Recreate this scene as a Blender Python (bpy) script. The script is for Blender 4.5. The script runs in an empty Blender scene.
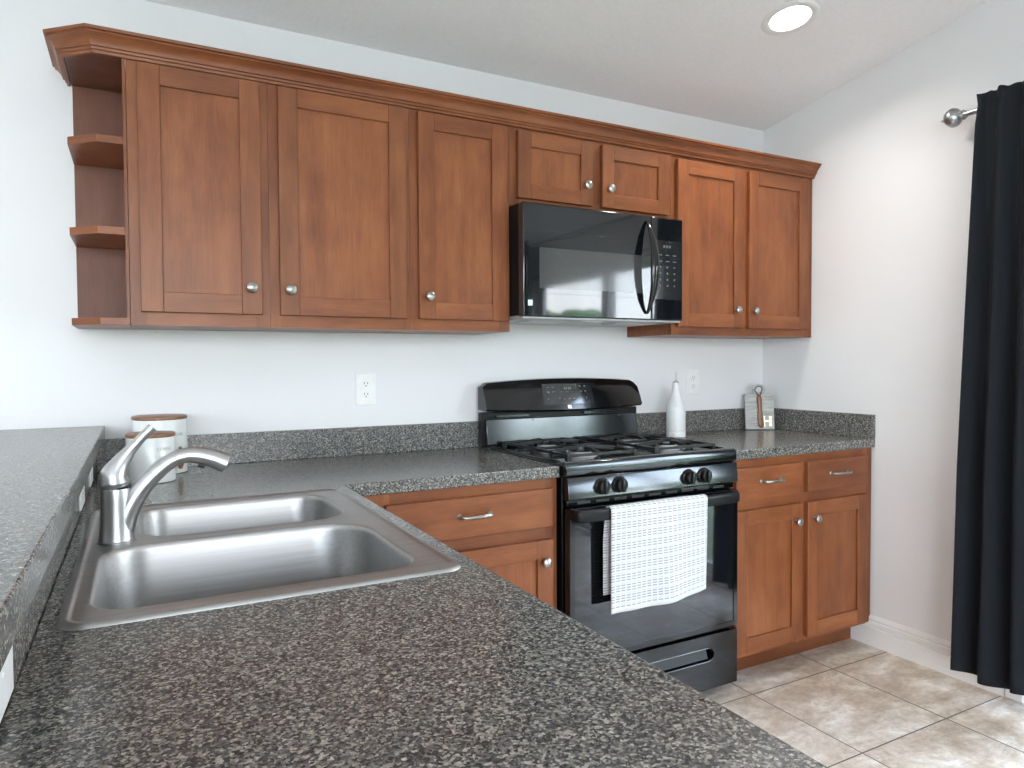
import bpy, bmesh, math, random
from mathutils import Vector, Matrix, noise
random.seed(7)
SC = bpy.context.scene
COL = SC.collection
PI = math.pi
XR = 1.600          # right wall plane
YB = -6.2           # rear wall plane
XL = -5.2           # left wall plane
F = -0.3215         # front plane of the upper doors
CS = 0.16           # ceiling slope: z = 2.428 + CS * (-y)

# ------------------------------------------------------------------ camera
cam_d = bpy.data.cameras.new('camera')
cam = bpy.data.objects.new('camera', cam_d); COL.objects.link(cam); SC.camera = cam
cam_d.sensor_width = 36.0
cam_d.lens = 700.58 / 1024 * 36.0
cam_d.clip_start = 0.02
_y, _p, _r = 0.4900, -0.0298, -0.0058
_f = Vector((math.sin(_y)*math.cos(_p), math.cos(_y)*math.cos(_p), math.sin(_p)))
_rt = Vector((math.cos(_y), -math.sin(_y), 0)); _up = _rt.cross(_f)
_r2 = _rt*math.cos(_r) + _up*math.sin(_r); _u2 = -_rt*math.sin(_r) + _up*math.cos(_r)
cam.matrix_world = Matrix(((_r2.x, _u2.x, -_f.x, -1.2391), (_r2.y, _u2.y, -_f.y, -2.5798),
                           (_r2.z, _u2.z, -_f.z, 1.2527), (0, 0, 0, 1)))
cam_d.dof.use_dof = False

# ------------------------------------------------------------------ world, view
SKY_STRENGTH = 14.0
LAMP_W = 30.0
LAMP_COL = (1.0, 0.95, 0.90)
SC.view_settings.view_transform = 'Standard'
SC.view_settings.look = 'None'
SC.view_settings.gamma = 1.0
SC.view_settings.exposure = 0.20
SC.view_settings.use_curve_mapping = False
try:
    SC.cycles.use_denoising = True
    SC.cycles.max_bounces = 10
    SC.cycles.diffuse_bounces = 6
    SC.cycles.glossy_bounces = 5
    SC.cycles.transmission_bounces = 6
    SC.cycles.sample_clamp_indirect = 6.0
    SC.cycles.caustics_reflective = False
    SC.cycles.caustics_refractive = False
except Exception:
    pass
W = bpy.data.worlds.new('world'); SC.world = W; W.use_nodes = True
wn = W.node_tree; wn.nodes.clear()
_o = wn.nodes.new('ShaderNodeOutputWorld'); _b = wn.nodes.new('ShaderNodeBackground')
_tc = wn.nodes.new('ShaderNodeTexCoord'); _sx = wn.nodes.new('ShaderNodeSeparateXYZ')
_cr = wn.nodes.new('ShaderNodeValToRGB'); _nz = wn.nodes.new('ShaderNodeTexNoise')
_mx = wn.nodes.new('ShaderNodeMix'); _mx.data_type = 'RGBA'
_c2 = wn.nodes.new('ShaderNodeValToRGB')
_cr.color_ramp.elements[0].position = 0.0; _cr.color_ramp.elements[0].color = (0.93, 0.955, 1.0, 1)
_cr.color_ramp.elements[1].position = 0.55; _cr.color_ramp.elements[1].color = (0.50, 0.67, 1.0, 1)
_nz.inputs['Scale'].default_value = 2.4; _nz.inputs['Detail'].default_value = 6
_c2.color_ramp.elements[0].position = 0.50; _c2.color_ramp.elements[1].position = 0.66
wn.links.new(_tc.outputs['Generated'], _sx.inputs[0]); wn.links.new(_sx.outputs['Z'], _cr.inputs[0])
wn.links.new(_tc.outputs['Generated'], _nz.inputs['Vector']); wn.links.new(_nz.outputs[0], _c2.inputs[0])
wn.links.new(_c2.outputs[0], _mx.inputs[0]); wn.links.new(_cr.outputs[0], _mx.inputs[6])
_mx.inputs[7].default_value = (1.0, 0.99, 0.98, 1)
wn.links.new(_mx.outputs[2], _b.inputs[0]); _b.inputs[1].default_value = SKY_STRENGTH
wn.links.new(_b.outputs[0], _o.inputs[0])

def portal(loc, rot, sx, sy):
    d = bpy.data.lights.new('portal', 'AREA'); d.shape = 'RECTANGLE'; d.size = sx; d.size_y = sy
    d.cycles.is_portal = True
    o = bpy.data.objects.new('window_portal', d); COL.objects.link(o); o.location = loc; o.rotation_euler = rot
# openings: sliding door on the right wall, glass on the rear wall (area portals only guide sky sampling)
DOOR = (-3.25, -1.23, 0.0, 1.96)          # y0, y1, z0, z1 on the right wall
REAR = [(-4.8, -2.6, 0.03, 2.45), (-2.3, -0.1, 0.03, 2.45)]   # x0, x1, z0, z1 on the rear wall
LEFT = (-3.4, -2.0, 1.00, 2.20)           # y0, y1, z0, z1 of an unseen left-wall window added for light
portal((XL-0.12, (LEFT[0]+LEFT[1])/2, 1.35), (0, -PI/2, 0), LEFT[3]-LEFT[2], LEFT[1]-LEFT[0])
portal((XR+0.12, (DOOR[0]+DOOR[1])/2, 1.03), (0, PI/2, 0), 2.06, DOOR[1]-DOOR[0])
for a in REAR:
    portal(((a[0]+a[1])/2, YB-0.12, (a[2]+a[3])/2), (-PI/2, 0, PI), a[1]-a[0], a[3]-a[2])

# ------------------------------------------------------------------ materials
def mat(name):
    m = bpy.data.materials.new(name); m.use_nodes = True
    n = m.node_tree; b = n.nodes['Principled BSDF']
    return m, n, b
def N(n, t, **k):
    o = n.nodes.new(t)
    for a, v in k.items():
        if a.startswith('_'): setattr(o, a[1:], v)
        else: o.inputs[a.replace('__', ' ')].default_value = v
    return o
def ramp(n, pts):
    r = n.nodes.new('ShaderNodeValToRGB'); e = r.color_ramp.elements
    while len(e) < len(pts): e.new(0.5)
    for i, (p, c) in enumerate(pts):
        e[i].position = p; e[i].color = (c[0], c[1], c[2], 1)
    return r
def simple(name, col, rough=0.5, metal=0.0, coat=0.0, spec=0.5, noise_amt=0.0, nscale=40.0, bump=0.0, bscale=200.0, aniso=0.0):
    m, n, b = mat(name)
    b.inputs['Base Color'].default_value = (*col, 1); b.inputs['Roughness'].default_value = rough
    b.inputs['Metallic'].default_value = metal; b.inputs['Coat Weight'].default_value = coat
    b.inputs['Coat Roughness'].default_value = 0.05
    b.inputs['Specular IOR Level'].default_value = spec
    tc = N(n, 'ShaderNodeTexCoord')
    nz = N(n, 'ShaderNodeTexNoise', Scale=nscale, Detail=4.0)
    n.links.new(tc.outputs['Object'], nz.inputs['Vector'])
    k = noise_amt if noise_amt else 0.03
    r = ramp(n, [(0.3, [c*(1-k) for c in col]), (0.7, [min(1, c*(1+k)) for c in col])])
    n.links.new(nz.outputs[0], r.inputs[0]); n.links.new(r.outputs[0], b.inputs['Base Color'])
    if bump:
        n2 = N(n, 'ShaderNodeTexNoise', Scale=bscale, Detail=3.0)
        n.links.new(tc.outputs['Object'], n2.inputs['Vector'])
        bp = N(n, 'ShaderNodeBump', Strength=bump, Distance=0.002)
        n.links.new(n2.outputs[0], bp.inputs['Height']); n.links.new(bp.outputs[0], b.inputs['Normal'])
    return m

def wood_mat(name, dark, mid, light, rough=0.33, coat=0.25):
    """stained maple: grain runs along UV v, 'tone' colour attribute varies board to board"""
    m, n, b = mat(name)
    uv = N(n, 'ShaderNodeUVMap'); uv.uv_map = 'UVMap'
    mp = N(n, 'ShaderNodeMapping'); mp.inputs['Scale'].default_value = (22, 1.6, 1)
    n.links.new(uv.outputs[0], mp.inputs[0])
    n1 = N(n, 'ShaderNodeTexNoise', Scale=1.0, Detail=7.0, Roughness=0.62, Distortion=0.5)
    n.links.new(mp.outputs[0], n1.inputs['Vector'])
    mp2 = N(n, 'ShaderNodeMapping'); mp2.inputs['Scale'].default_value = (5.0, 2.4, 1)
    n.links.new(uv.outputs[0], mp2.inputs[0])
    n2 = N(n, 'ShaderNodeTexNoise', Scale=1.4, Detail=4.0, Roughness=0.6)
    n.links.new(mp2.outputs[0], n2.inputs['Vector'])
    mp3 = N(n, 'ShaderNodeMapping'); mp3.inputs['Scale'].default_value = (330, 12, 1)
    n.links.new(uv.outputs[0], mp3.inputs[0])
    n3 = N(n, 'ShaderNodeTexNoise', Scale=1.0, Detail=2.0)
    n.links.new(mp3.outputs[0], n3.inputs['Vector'])
    a1 = N(n, 'ShaderNodeMath', _operation='MULTIPLY'); a1.inputs[1].default_value = 0.34
    a2 = N(n, 'ShaderNodeMath', _operation='MULTIPLY'); a2.inputs[1].default_value = 0.48
    a3 = N(n, 'ShaderNodeMath', _operation='MULTIPLY'); a3.inputs[1].default_value = 0.18
    n.links.new(n1.outputs[0], a1.inputs[0]); n.links.new(n2.outputs[0], a2.inputs[0]); n.links.new(n3.outputs[0], a3.inputs[0])
    s1 = N(n, 'ShaderNodeMath', _operation='ADD'); s2 = N(n, 'ShaderNodeMath', _operation='ADD')
    n.links.new(a1.outputs[0], s1.inputs[0]); n.links.new(a2.outputs[0], s1.inputs[1])
    n.links.new(s1.outputs[0], s2.inputs[0]); n.links.new(a3.outputs[0], s2.inputs[1])
    r = ramp(n, [(0.34, dark), (0.50, mid), (0.66, light)])
    n.links.new(s2.outputs[0], r.inputs[0])
    at = N(n, 'ShaderNodeAttribute'); at.attribute_name = 'tone'
    mul = N(n, 'ShaderNodeMix', _data_type='RGBA', _blend_type='MULTIPLY'); mul.inputs[0].default_value = 1.0
    n.links.new(r.outputs[0], mul.inputs[6]); n.links.new(at.outputs['Color'], mul.inputs[7])
    n.links.new(mul.outputs[2], b.inputs['Base Color'])
    b.inputs['Roughness'].default_value = rough; b.inputs['Coat Weight'].default_value = coat
    b.inputs['Coat Roughness'].default_value = 0.28; b.inputs['Specular IOR Level'].default_value = 0.36
    bp = N(n, 'ShaderNodeBump', Strength=0.06, Distance=0.001)
    n.links.new(n1.outputs[0], bp.inputs['Height']); n.links.new(bp.outputs[0], b.inputs['Normal'])
    return m
M = {}
M['wood'] = wood_mat('stained_maple', (0.135, 0.038, 0.014), (0.228, 0.072, 0.025), (0.318, 0.114, 0.042), rough=0.38, coat=0.05)
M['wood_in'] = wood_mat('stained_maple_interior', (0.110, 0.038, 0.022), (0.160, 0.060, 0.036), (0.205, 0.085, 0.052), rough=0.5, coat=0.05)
M['maple_raw'] = wood_mat('pale_maple_underside', (0.50, 0.33, 0.20), (0.58, 0.40, 0.25), (0.66, 0.47, 0.31), rough=0.5, coat=0.0)
M['walnut'] = wood_mat('acacia_lid', (0.16, 0.070, 0.035), (0.26, 0.125, 0.07), (0.36, 0.19, 0.11), rough=0.4, coat=0.1)

def laminate():
    m, n, b = mat('speckled_laminate')
    tc = N(n, 'ShaderNodeTexCoord')
    # wobble the coordinates a little so that the flakes are not straight-edged cells
    wz = N(n, 'ShaderNodeTexNoise', Scale=260.0, Detail=1.0)
    n.links.new(tc.outputs['Object'], wz.inputs['Vector'])
    wm = N(n, 'ShaderNodeVectorMath', _operation='MULTIPLY_ADD')
    n.links.new(wz.outputs['Color'], wm.inputs[0]); wm.inputs[1].default_value = (0.004, 0.004, 0.004)
    n.links.new(tc.outputs['Object'], wm.inputs[2])
    v1 = N(n, 'ShaderNodeTexVoronoi', Scale=315.0); n.links.new(wm.outputs[0], v1.inputs['Vector'])
    v2 = N(n, 'ShaderNodeTexVoronoi', Scale=520.0); n.links.new(wm.outputs[0], v2.inputs['Vector'])
    s1 = N(n, 'ShaderNodeSeparateXYZ'); n.links.new(v1.outputs['Color'], s1.inputs[0])
    s2 = N(n, 'ShaderNodeSeparateXYZ'); n.links.new(v2.outputs['Color'], s2.inputs[0])
    r1 = ramp(n, [(0.0, (0.011, 0.014, 0.018)), (0.26, (0.036, 0.042, 0.050)), (0.42, (0.086, 0.090, 0.095)),
                  (0.64, (0.165, 0.160, 0.148)), (0.82, (0.31, 0.293, 0.258)), (1.0, (0.56, 0.525, 0.46))])
    r2 = ramp(n, [(0.0, (0.014, 0.016, 0.019)), (0.5, (0.075, 0.076, 0.077)), (0.90, (0.16, 0.152, 0.138)), (0.97, (0.60, 0.57, 0.52))])
    for r in (r1, r2): r.color_ramp.interpolation = 'LINEAR'
    n.links.new(s1.outputs['X'], r1.inputs[0]); n.links.new(s2.outputs['Y'], r2.inputs[0])
    mx = N(n, 'ShaderNodeMix', _data_type='RGBA'); mx.inputs[0].default_value = 0.34
    n.links.new(r1.outputs[0], mx.inputs[6]); n.links.new(r2.outputs[0], mx.inputs[7])
    n.links.new(mx.outputs[2], b.inputs['Base Color'])
    b.inputs['Roughness'].default_value = 0.22
    b.inputs['Specular IOR Level'].default_value = 0.62
    bn = N(n, 'ShaderNodeTexNoise', Scale=420.0, Detail=2.0); n.links.new(tc.outputs['Object'], bn.inputs['Vector'])
    bp = N(n, 'ShaderNodeBump', Strength=0.04, Distance=0.0005)
    n.links.new(bn.outputs[0], bp.inputs['Height']); n.links.new(bp.outputs[0], b.inputs['Normal'])
    return m
M['laminate'] = laminate()

def tile_mat():
    m, n, b = mat('travertine_look_tile')
    tc = N(n, 'ShaderNodeTexCoord')
    mp = N(n, 'ShaderNodeMapping'); T = 0.4535
    mp.inputs['Location'].default_value = (-0.780/T, 0.706/T, 0); mp.inputs['Scale'].default_value = (1/T, 1/T, 1)
    n.links.new(tc.outputs['Object'], mp.inputs[0])
    sx = N(n, 'ShaderNodeSeparateXYZ'); n.links.new(mp.outputs[0], sx.inputs[0])
    fl, fr = [], []
    for ax in 'XY':
        a = N(n, 'ShaderNodeMath', _operation='FLOOR'); n.links.new(sx.outputs[ax], a.inputs[0]); fl.append(a)
        c = N(n, 'ShaderNodeMath', _operation='FRACT'); n.links.new(sx.outputs[ax], c.inputs[0])
        d = N(n, 'ShaderNodeMath', _operation='SUBTRACT'); n.links.new(c.outputs[0], d.inputs[0]); d.inputs[1].default_value = 0.5
        e = N(n, 'ShaderNodeMath', _operation='ABSOLUTE'); n.links.new(d.outputs[0], e.inputs[0]); fr.append(e)
    mxm = N(n, 'ShaderNodeMath', _operation='MAXIMUM'); n.links.new(fr[0].outputs[0], mxm.inputs[0]); n.links.new(fr[1].outputs[0], mxm.inputs[1])
    gr = N(n, 'ShaderNodeMath', _operation='GREATER_THAN'); n.links.new(mxm.outputs[0], gr.inputs[0]); gr.inputs[1].default_value = 0.4945
    cb = N(n, 'ShaderNodeCombineXYZ'); n.links.new(fl[0].outputs[0], cb.inputs[0]); n.links.new(fl[1].outputs[0], cb.inputs[1])
    wn_ = N(n, 'ShaderNodeTexWhiteNoise', _noise_dimensions='3D'); n.links.new(cb.outputs[0], wn_.inputs['Vector'])
    sc = N(n, 'ShaderNodeVectorMath', _operation='MULTIPLY_ADD'); n.links.new(wn_.outputs['Color'], sc.inputs[0])
    sc.inputs[1].default_value = (40, 40, 40); n.links.new(tc.outputs['Object'], sc.inputs[2])
    mp2 = N(n, 'ShaderNodeMapping'); mp2.inputs['Scale'].default_value = (1.0, 2.1, 1.0); mp2.inputs['Rotation'].default_value = (0, 0, 0.5)
    n.links.new(sc.outputs[0], mp2.inputs[0])
    n1 = N(n, 'ShaderNodeTexNoise', Scale=4.2, Detail=10.0, Roughness=0.70, Distortion=0.5); n.links.new(mp2.outputs[0], n1.inputs['Vector'])
    n2 = N(n, 'ShaderNodeTexNoise', Scale=30.0, Detail=5.0, Roughness=0.7); n.links.new(sc.outputs[0], n2.inputs['Vector'])
    r = ramp(n, [(0.32, (0.45, 0.35, 0.26)), (0.46, (0.60, 0.50, 0.40)), (0.54, (0.70, 0.61, 0.51)), (0.64, (0.87, 0.82, 0.74))])
    n.links.new(n1.outputs[0], r.inputs[0])
    r2 = ramp(n, [(0.35, (0.70, 0.66, 0.60)), (0.58, (1, 1, 1))]); n.links.new(n2.outputs[0], r2.inputs[0])
    mu = N(n, 'ShaderNodeMix', _data_type='RGBA', _blend_type='MULTIPLY'); mu.inputs[0].default_value = 0.7
    n.links.new(r.outputs[0], mu.inputs[6]); n.links.new(r2.outputs[0], mu.inputs[7])
    mg = N(n, 'ShaderNodeMix', _data_type='RGBA'); n.links.new(gr.outputs[0], mg.inputs[0])
    n.links.new(mu.outputs[2], mg.inputs[6]); mg.inputs[7].default_value = (0.10, 0.085, 0.07, 1)
    n.links.new(mg.outputs[2], b.inputs['Base Color'])
    b.inputs['Roughness'].default_value = 0.36
    bp = N(n, 'ShaderNodeBump', Strength=0.4, Distance=0.003, _invert=True); n.links.new(gr.outputs[0], bp.inputs['Height'])
    n.links.new(bp.outputs[0], b.inputs['Normal'])
    return m
M['tile'] = tile_mat()

def towel_mat():
    m, n, b = mat('waffle_towel_cloth')
    uv = N(n, 'ShaderNodeUVMap'); uv.uv_map = 'UVMap'
    sx = N(n, 'ShaderNodeSeparateXYZ'); n.links.new(uv.outputs[0], sx.inputs[0])
    def band(out, period, duty, soft=0.0):
        a = N(n, 'ShaderNodeMath', _operation='DIVIDE'); n.links.new(out, a.inputs[0]); a.inputs[1].default_value = period
        f = N(n, 'ShaderNodeMath', _operation='FRACT'); n.links.new(a.outputs[0], f.inputs[0])
        g = N(n, 'ShaderNodeMath', _operation='LESS_THAN'); n.links.new(f.outputs[0], g.inputs[0]); g.inputs[1].default_value = duty
        return g
    bu = band(sx.outputs['X'], 0.0215, 0.74)      # grey dash length
    bv = band(sx.outputs['Y'], 0.0084, 0.42)      # thin dash rows
    bw = band(sx.outputs['Y'], 0.0336, 0.78)      # every fourth row is plain white
    m1 = N(n, 'ShaderNodeMath', _operation='MULTIPLY'); m2 = N(n, 'ShaderNodeMath', _operation='MULTIPLY')
    n.links.new(bu.outputs[0], m1.inputs[0]); n.links.new(bv.outputs[0], m1.inputs[1])
    n.links.new(m1.outputs[0], m2.inputs[0]); n.links.new(bw.outputs[0], m2.inputs[1])
    # plain border hem
    hm = N(n, 'ShaderNodeMath', _operation='GREATER_THAN'); n.links.new(sx.outputs['Y'], hm.inputs[0]); hm.inputs[1].default_value = 0.016
    m3 = N(n, 'ShaderNodeMath', _operation='MULTIPLY'); n.links.new(m2.outputs[0], m3.inputs[0]); n.links.new(hm.outputs[0], m3.inputs[1])
    mx = N(n, 'ShaderNodeMix', _data_type='RGBA'); n.links.new(m3.outputs[0], mx.inputs[0])
    mx.inputs[6].default_value = (0.68, 0.69, 0.71, 1); mx.inputs[7].default_value = (0.30, 0.31, 0.33, 1)
    n.links.new(mx.outputs[2], b.inputs['Base Color'])
    b.inputs['Roughness'].default_value = 0.9; b.inputs['Sheen Weight'].default_value = 0.3
    bp = N(n, 'ShaderNodeBump', Strength=0.5, Distance=0.0015, _invert=True); n.links.new(m3.outputs[0], bp.inputs['Height'])
    n.links.new(bp.outputs[0], b.inputs['Normal'])
    return m
M['towel'] = towel_mat()

def glass_mat():
    m, n, b = mat('clear_glass')
    b.inputs['Base Color'].default_value = (0.97, 0.99, 0.98, 1); b.inputs['Roughness'].default_value = 0.0
    n.nodes.remove(b)
    t = N(n, 'ShaderNodeBsdfTransparent'); g = N(n, 'ShaderNodeBsdfGlossy', Roughness=0.01)
    fr = N(n, 'ShaderNodeMath', _operation='MULTIPLY_ADD'); fr.inputs[1].default_value = 0.85; fr.inputs[2].default_value = 0.035
    lw = N(n, 'ShaderNodeLayerWeight'); lw.inputs[0].default_value = 0.5
    pw = N(n, 'ShaderNodeMath', _operation='POWER'); pw.inputs[1].default_value = 5.0
    n.links.new(lw.outputs['Facing'], pw.inputs[0]); n.links.new(pw.outputs[0], fr.inputs[0]); mx = N(n, 'ShaderNodeMixShader')
    t.inputs[0].default_value = (0.96, 0.98, 0.97, 1)
    n.links.new(fr.outputs[0], mx.inputs[0]); n.links.new(t.outputs[0], mx.inputs[1]); n.links.new(g.outputs[0], mx.inputs[2])
    n.links.new(mx.outputs[0], n.nodes['Material Output'].inputs[0])
    return m
M['glass'] = glass_mat()
M['wall'] = simple('white_wall_paint', (0.80, 0.80, 0.808), 0.75, noise_amt=0.01, nscale=3, bump=0.18, bscale=150)
M['ceiling'] = simple('textured_ceiling_paint', (0.92, 0.915, 0.92), 0.9, noise_amt=0.02, nscale=60, bump=0.9, bscale=90)
M['trim'] = simple('white_trim_paint', (0.84, 0.84, 0.83), 0.4, noise_amt=0.01)
M['plate'] = simple('white_outlet_plastic', (0.86, 0.86, 0.85), 0.35)
M['slot'] = simple('dark_slot', (0.03, 0.03, 0.03), 0.6)
M['black'] = simple('gloss_black_enamel', (0.003, 0.003, 0.0035), 0.12, coat=0.3, spec=0.45)
M['blackdoor'] = simple('black_oven_glass', (0.006, 0.007, 0.009), 0.04, coat=0.3, spec=0.6)
M['blacksteel'] = simple('dark_polished_panel', (0.080, 0.086, 0.090), 0.15, metal=0.9)
M['satinblack'] = simple('satin_black_plastic', (0.006, 0.006, 0.007), 0.34, spec=0.28)
M['iron'] = simple('cast_iron_grate', (0.014, 0.014, 0.015), 0.34, bump=0.2, bscale=500)
M['cap'] = simple('burner_cap_enamel', (0.015, 0.015, 0.016), 0.25)
M['alu'] = simple('burner_aluminium', (0.50, 0.50, 0.51), 0.42, metal=0.9)
M['window'] = simple('microwave_screen_glass', (0.060, 0.062, 0.064), 0.08, coat=0.3)
M['panelglass'] = simple('control_glass', (0.018, 0.020, 0.022), 0.10, coat=1.0)
M['mark'] = simple('pale_print', (0.13, 0.135, 0.14), 0.5)
M['clock'] = simple('dim_green_display', (0.030, 0.042, 0.030), 0.2)
M['badge'] = simple('silver_badge', (0.62, 0.66, 0.70), 0.3, metal=0.8)
M['undersheet'] = simple('grey_painted_steel', (0.42, 0.42, 0.42), 0.45, metal=0.3)
M['nickel'] = simple('satin_nickel', (0.40, 0.38, 0.36), 0.30, metal=1.0)
M['pewter'] = simple('brushed_pewter', (0.40, 0.40, 0.41), 0.30, metal=1.0)
def brushed(name, col, rough, scale):
    m, n, b = mat(name)
    tc = N(n, 'ShaderNodeTexCoord'); mp = N(n, 'ShaderNodeMapping'); mp.inputs['Scale'].default_value = scale
    n.links.new(tc.outputs['Object'], mp.inputs[0])
    nz = N(n, 'ShaderNodeTexNoise', Scale=1.0, Detail=3.0); n.links.new(mp.outputs[0], nz.inputs['Vector'])
    r = ramp(n, [(0.3, [c*0.90 for c in col]), (0.7, [min(1, c*1.06) for c in col])]); n.links.new(nz.outputs[0], r.inputs[0])
    n.links.new(r.outputs[0], b.inputs['Base Color'])
    b.inputs['Roughness'].default_value = rough; b.inputs['Metallic'].default_value = 1.0
    return m
M['sink'] = brushed('brushed_stainless', (0.45, 0.445, 0.44), 0.40, (3, 160, 160))
M['faucet'] = brushed('satin_faucet_metal', (0.54, 0.54, 0.55), 0.34, (4, 4, 4))
M['ceramic'] = simple('white_ceramic', (0.80, 0.82, 0.81), 0.22, coat=0.4)
M['bottle'] = simple('matte_white_stoneware', (0.80, 0.81, 0.81), 0.42, coat=0.15)
M['ink'] = simple('grey_lettering', (0.42, 0.42, 0.42), 0.6)
M['curtain'] = simple('charcoal_curtain_cloth', (0.012, 0.0138, 0.017), 0.85, noise_amt=0.12, nscale=300, bump=0.15, bscale=900)
M['curtain'].node_tree.nodes['Principled BSDF'].inputs['Specular IOR Level'].default_value = 0.15
M['gold'] = simple('gold_foil', (0.86, 0.70, 0.40), 0.28, metal=0.8)
M['cord'] = simple('dark_cord', (0.03, 0.028, 0.026), 0.8)
M['grass'] = simple('lawn', (0.19, 0.22, 0.13), 0.9, noise_amt=0.35, nscale=6)
M['leaf'] = simple('tree_leaves', (0.11, 0.19, 0.07), 0.8, noise_amt=0.5, nscale=5)
M['bark'] = simple('tree_bark', (0.12, 0.09, 0.06), 0.9, noise_amt=0.3, nscale=20)
def board_mat():
    m, n, b = mat('grey_washed_board')
    tc = N(n, 'ShaderNodeTexCoord'); mp = N(n, 'ShaderNodeMapping'); mp.inputs['Scale'].default_value = (10, 10, 90)
    n.links.new(tc.outputs['Object'], mp.inputs[0])
    nz = N(n, 'ShaderNodeTexNoise', Scale=1.0, Detail=5.0, Distortion=0.4); n.links.new(mp.outputs[0], nz.inputs['Vector'])
    r = ramp(n, [(0.3, (0.34, 0.33, 0.315)), (0.55, (0.50, 0.49, 0.47)), (0.75, (0.62, 0.61, 0.59))]); n.links.new(nz.outputs[0], r.inputs[0])
    n.links.new(r.outputs[0], b.inputs['Base Color']); b.inputs['Roughness'].default_value = 0.55
    return m
M['board'] = board_mat()
def emit(name, col, s):
    m, n, b = mat(name)
    b.inputs['Base Color'].default_value = (*col, 1)
    b.inputs['Emission Color'].default_value = (*col, 1); b.inputs['Emission Strength'].default_value = s
    return m
M['lamp'] = emit('lit_diffuser', (1.0, 0.97, 0.93), 9.0)

# ------------------------------------------------------------------ mesh helpers
ORIG = {}
def B():
    b = bmesh.new(); b.loops.layers.uv.new('UVMap'); b.loops.layers.float_color.new('tone'); return b
def paint(b, faces, grain=2, tone=1.0, hue=0.0):
    """UV in metres with v along the grain axis; tone = board-to-board stain variation"""
    uv = b.loops.layers.uv['UVMap']; tn = b.loops.layers.float_color['tone']
    ou, ov = random.uniform(0, 50), random.uniform(0, 50)
    for f in faces:
        nrm = f.normal if f.normal.length else Vector((0, 0, 1))
        ax = max(range(3), key=lambda i: abs(nrm[i]))
        oth = [i for i in range(3) if i != ax]
        g = grain if grain in oth else oth[1]
        u = [i for i in oth if i != g][0]
        for l in f.loops:
            l[uv].uv = (l.vert.co[u] + ou, l.vert.co[g] + ov)
            l[tn] = (tone*(1+hue), tone, tone*(1-hue), 1)
def box(b, x0, x1, y0, y1, z0, z1, grain=2, tone=1.0, hue=0.0):
    v = [b.verts.new(c) for c in ((x0,y0,z0),(x1,y0,z0),(x1,y1,z0),(x0,y1,z0),(x0,y0,z1),(x1,y0,z1),(x1,y1,z1),(x0,y1,z1))]
    fs = [b.faces.new([v[i] for i in q]) for q in ((0,3,2,1),(4,5,6,7),(0,1,5,4),(1,2,6,5),(2,3,7,6),(3,0,4,7))]
    for f in fs: f.normal_update()
    paint(b, fs, grain, tone, hue); return v
def prism(b, pts, z0, z1, grain=2, tone=1.0):
    """pts counter-clockwise in XY"""
    lo = [b.verts.new((x, y, z0)) for x, y in pts]; hi = [b.verts.new((x, y, z1)) for x, y in pts]
    fs = [b.faces.new(lo[::-1]), b.faces.new(hi)]
    n = len(pts)
    for i in range(n): fs.append(b.faces.new((lo[i], lo[(i+1) % n], hi[(i+1) % n], hi[i])))
    for f in fs: f.normal_update()
    paint(b, fs, grain, tone); return lo + hi
def basis(d):
    d = d.normalized(); a = Vector((0, 0, 1)) if abs(d.z) < 0.9 else Vector((1, 0, 0))
    u = d.cross(a).normalized(); return u, u.cross(d).normalized()
def loft(b, rings, cap0=True, cap1=True, smooth=True, closed=True):
    vs = [[b.verts.new(p) for p in r] for r in rings]; n = len(rings[0]); fs = []
    for a, c in zip(vs, vs[1:]):
        for i in range(n if closed else n-1):
            j = (i+1) % n; fs.append(b.faces.new((a[i], a[j], c[j], c[i])))
    for f in fs: f.smooth = smooth
    if cap0 and closed: fs.append(b.faces.new(vs[0][::-1]))
    if cap1 and closed: fs.append(b.faces.new(vs[-1]))
    for f in fs: f.normal_update()
    paint(b, fs, 2); return fs
def tube(b, pts, rad, seg=14, flat=1.0, up=None, caps=True):
    """sweep along pts; rad number or list; flat squashes the section along the 'up' direction"""
    pts = [Vector(p) for p in pts]; n = len(pts)
    rad = rad if isinstance(rad, (list, tuple)) else [rad]*n
    fl = flat if isinstance(flat, (list, tuple)) else [flat]*n
    rings = []; pu = Vector(up) if up else None
    for i, p in enumerate(pts):
        d = (pts[min(i+1, n-1)] - pts[max(i-1, 0)]).normalized()
        if pu is None: u, w = basis(d)
        else:
            w = (pu - d*pu.dot(d)).normalized(); u = d.cross(w)
        if not up: pu = w
        rings.append([p + (u*math.cos(2*PI*k/seg) + w*fl[i]*math.sin(2*PI*k/seg))*rad[i] for k in range(seg)])
    loft(b, rings, caps, caps)
def lathe(b, prof, c=(0, 0, 0), seg=40, axis='z', smooth=True, caps=True):
    """prof = [(r, h)...] revolved about an axis through c; ends with r=0 are closed"""
    rings = []
    for r, h in prof:
        ring = []
        for k in range(seg):
            a = 2*PI*k/seg; x, y = max(r, 1e-5)*math.cos(a), max(r, 1e-5)*math.sin(a)
            q = {'z': (x, y, h), 'y': (x, h, -y), 'x': (h, x, y), '-y': (x, -h, y)}[axis]
            ring.append(Vector(c) + Vector(q))
        rings.append(ring)
    loft(b, rings, caps, caps, smooth)
def smoothpath(pts, n=6):
    """Catmull-Rom through pts"""
    P = [Vector(p) for p in pts]; P = [2*P[0]-P[1]] + P + [2*P[-1]-P[-2]]; out = []
    for i in range(1, len(P)-2):
        for k in range(n):
            t = k/n; a, b_, c, d = P[i-1], P[i], P[i+1], P[i+2]
            out.append(0.5*((2*b_) + (c-a)*t + (2*a-5*b_+4*c-d)*t*t + (3*b_-a-3*c+d)*t**3))
    out.append(P[-2]); return out
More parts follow.
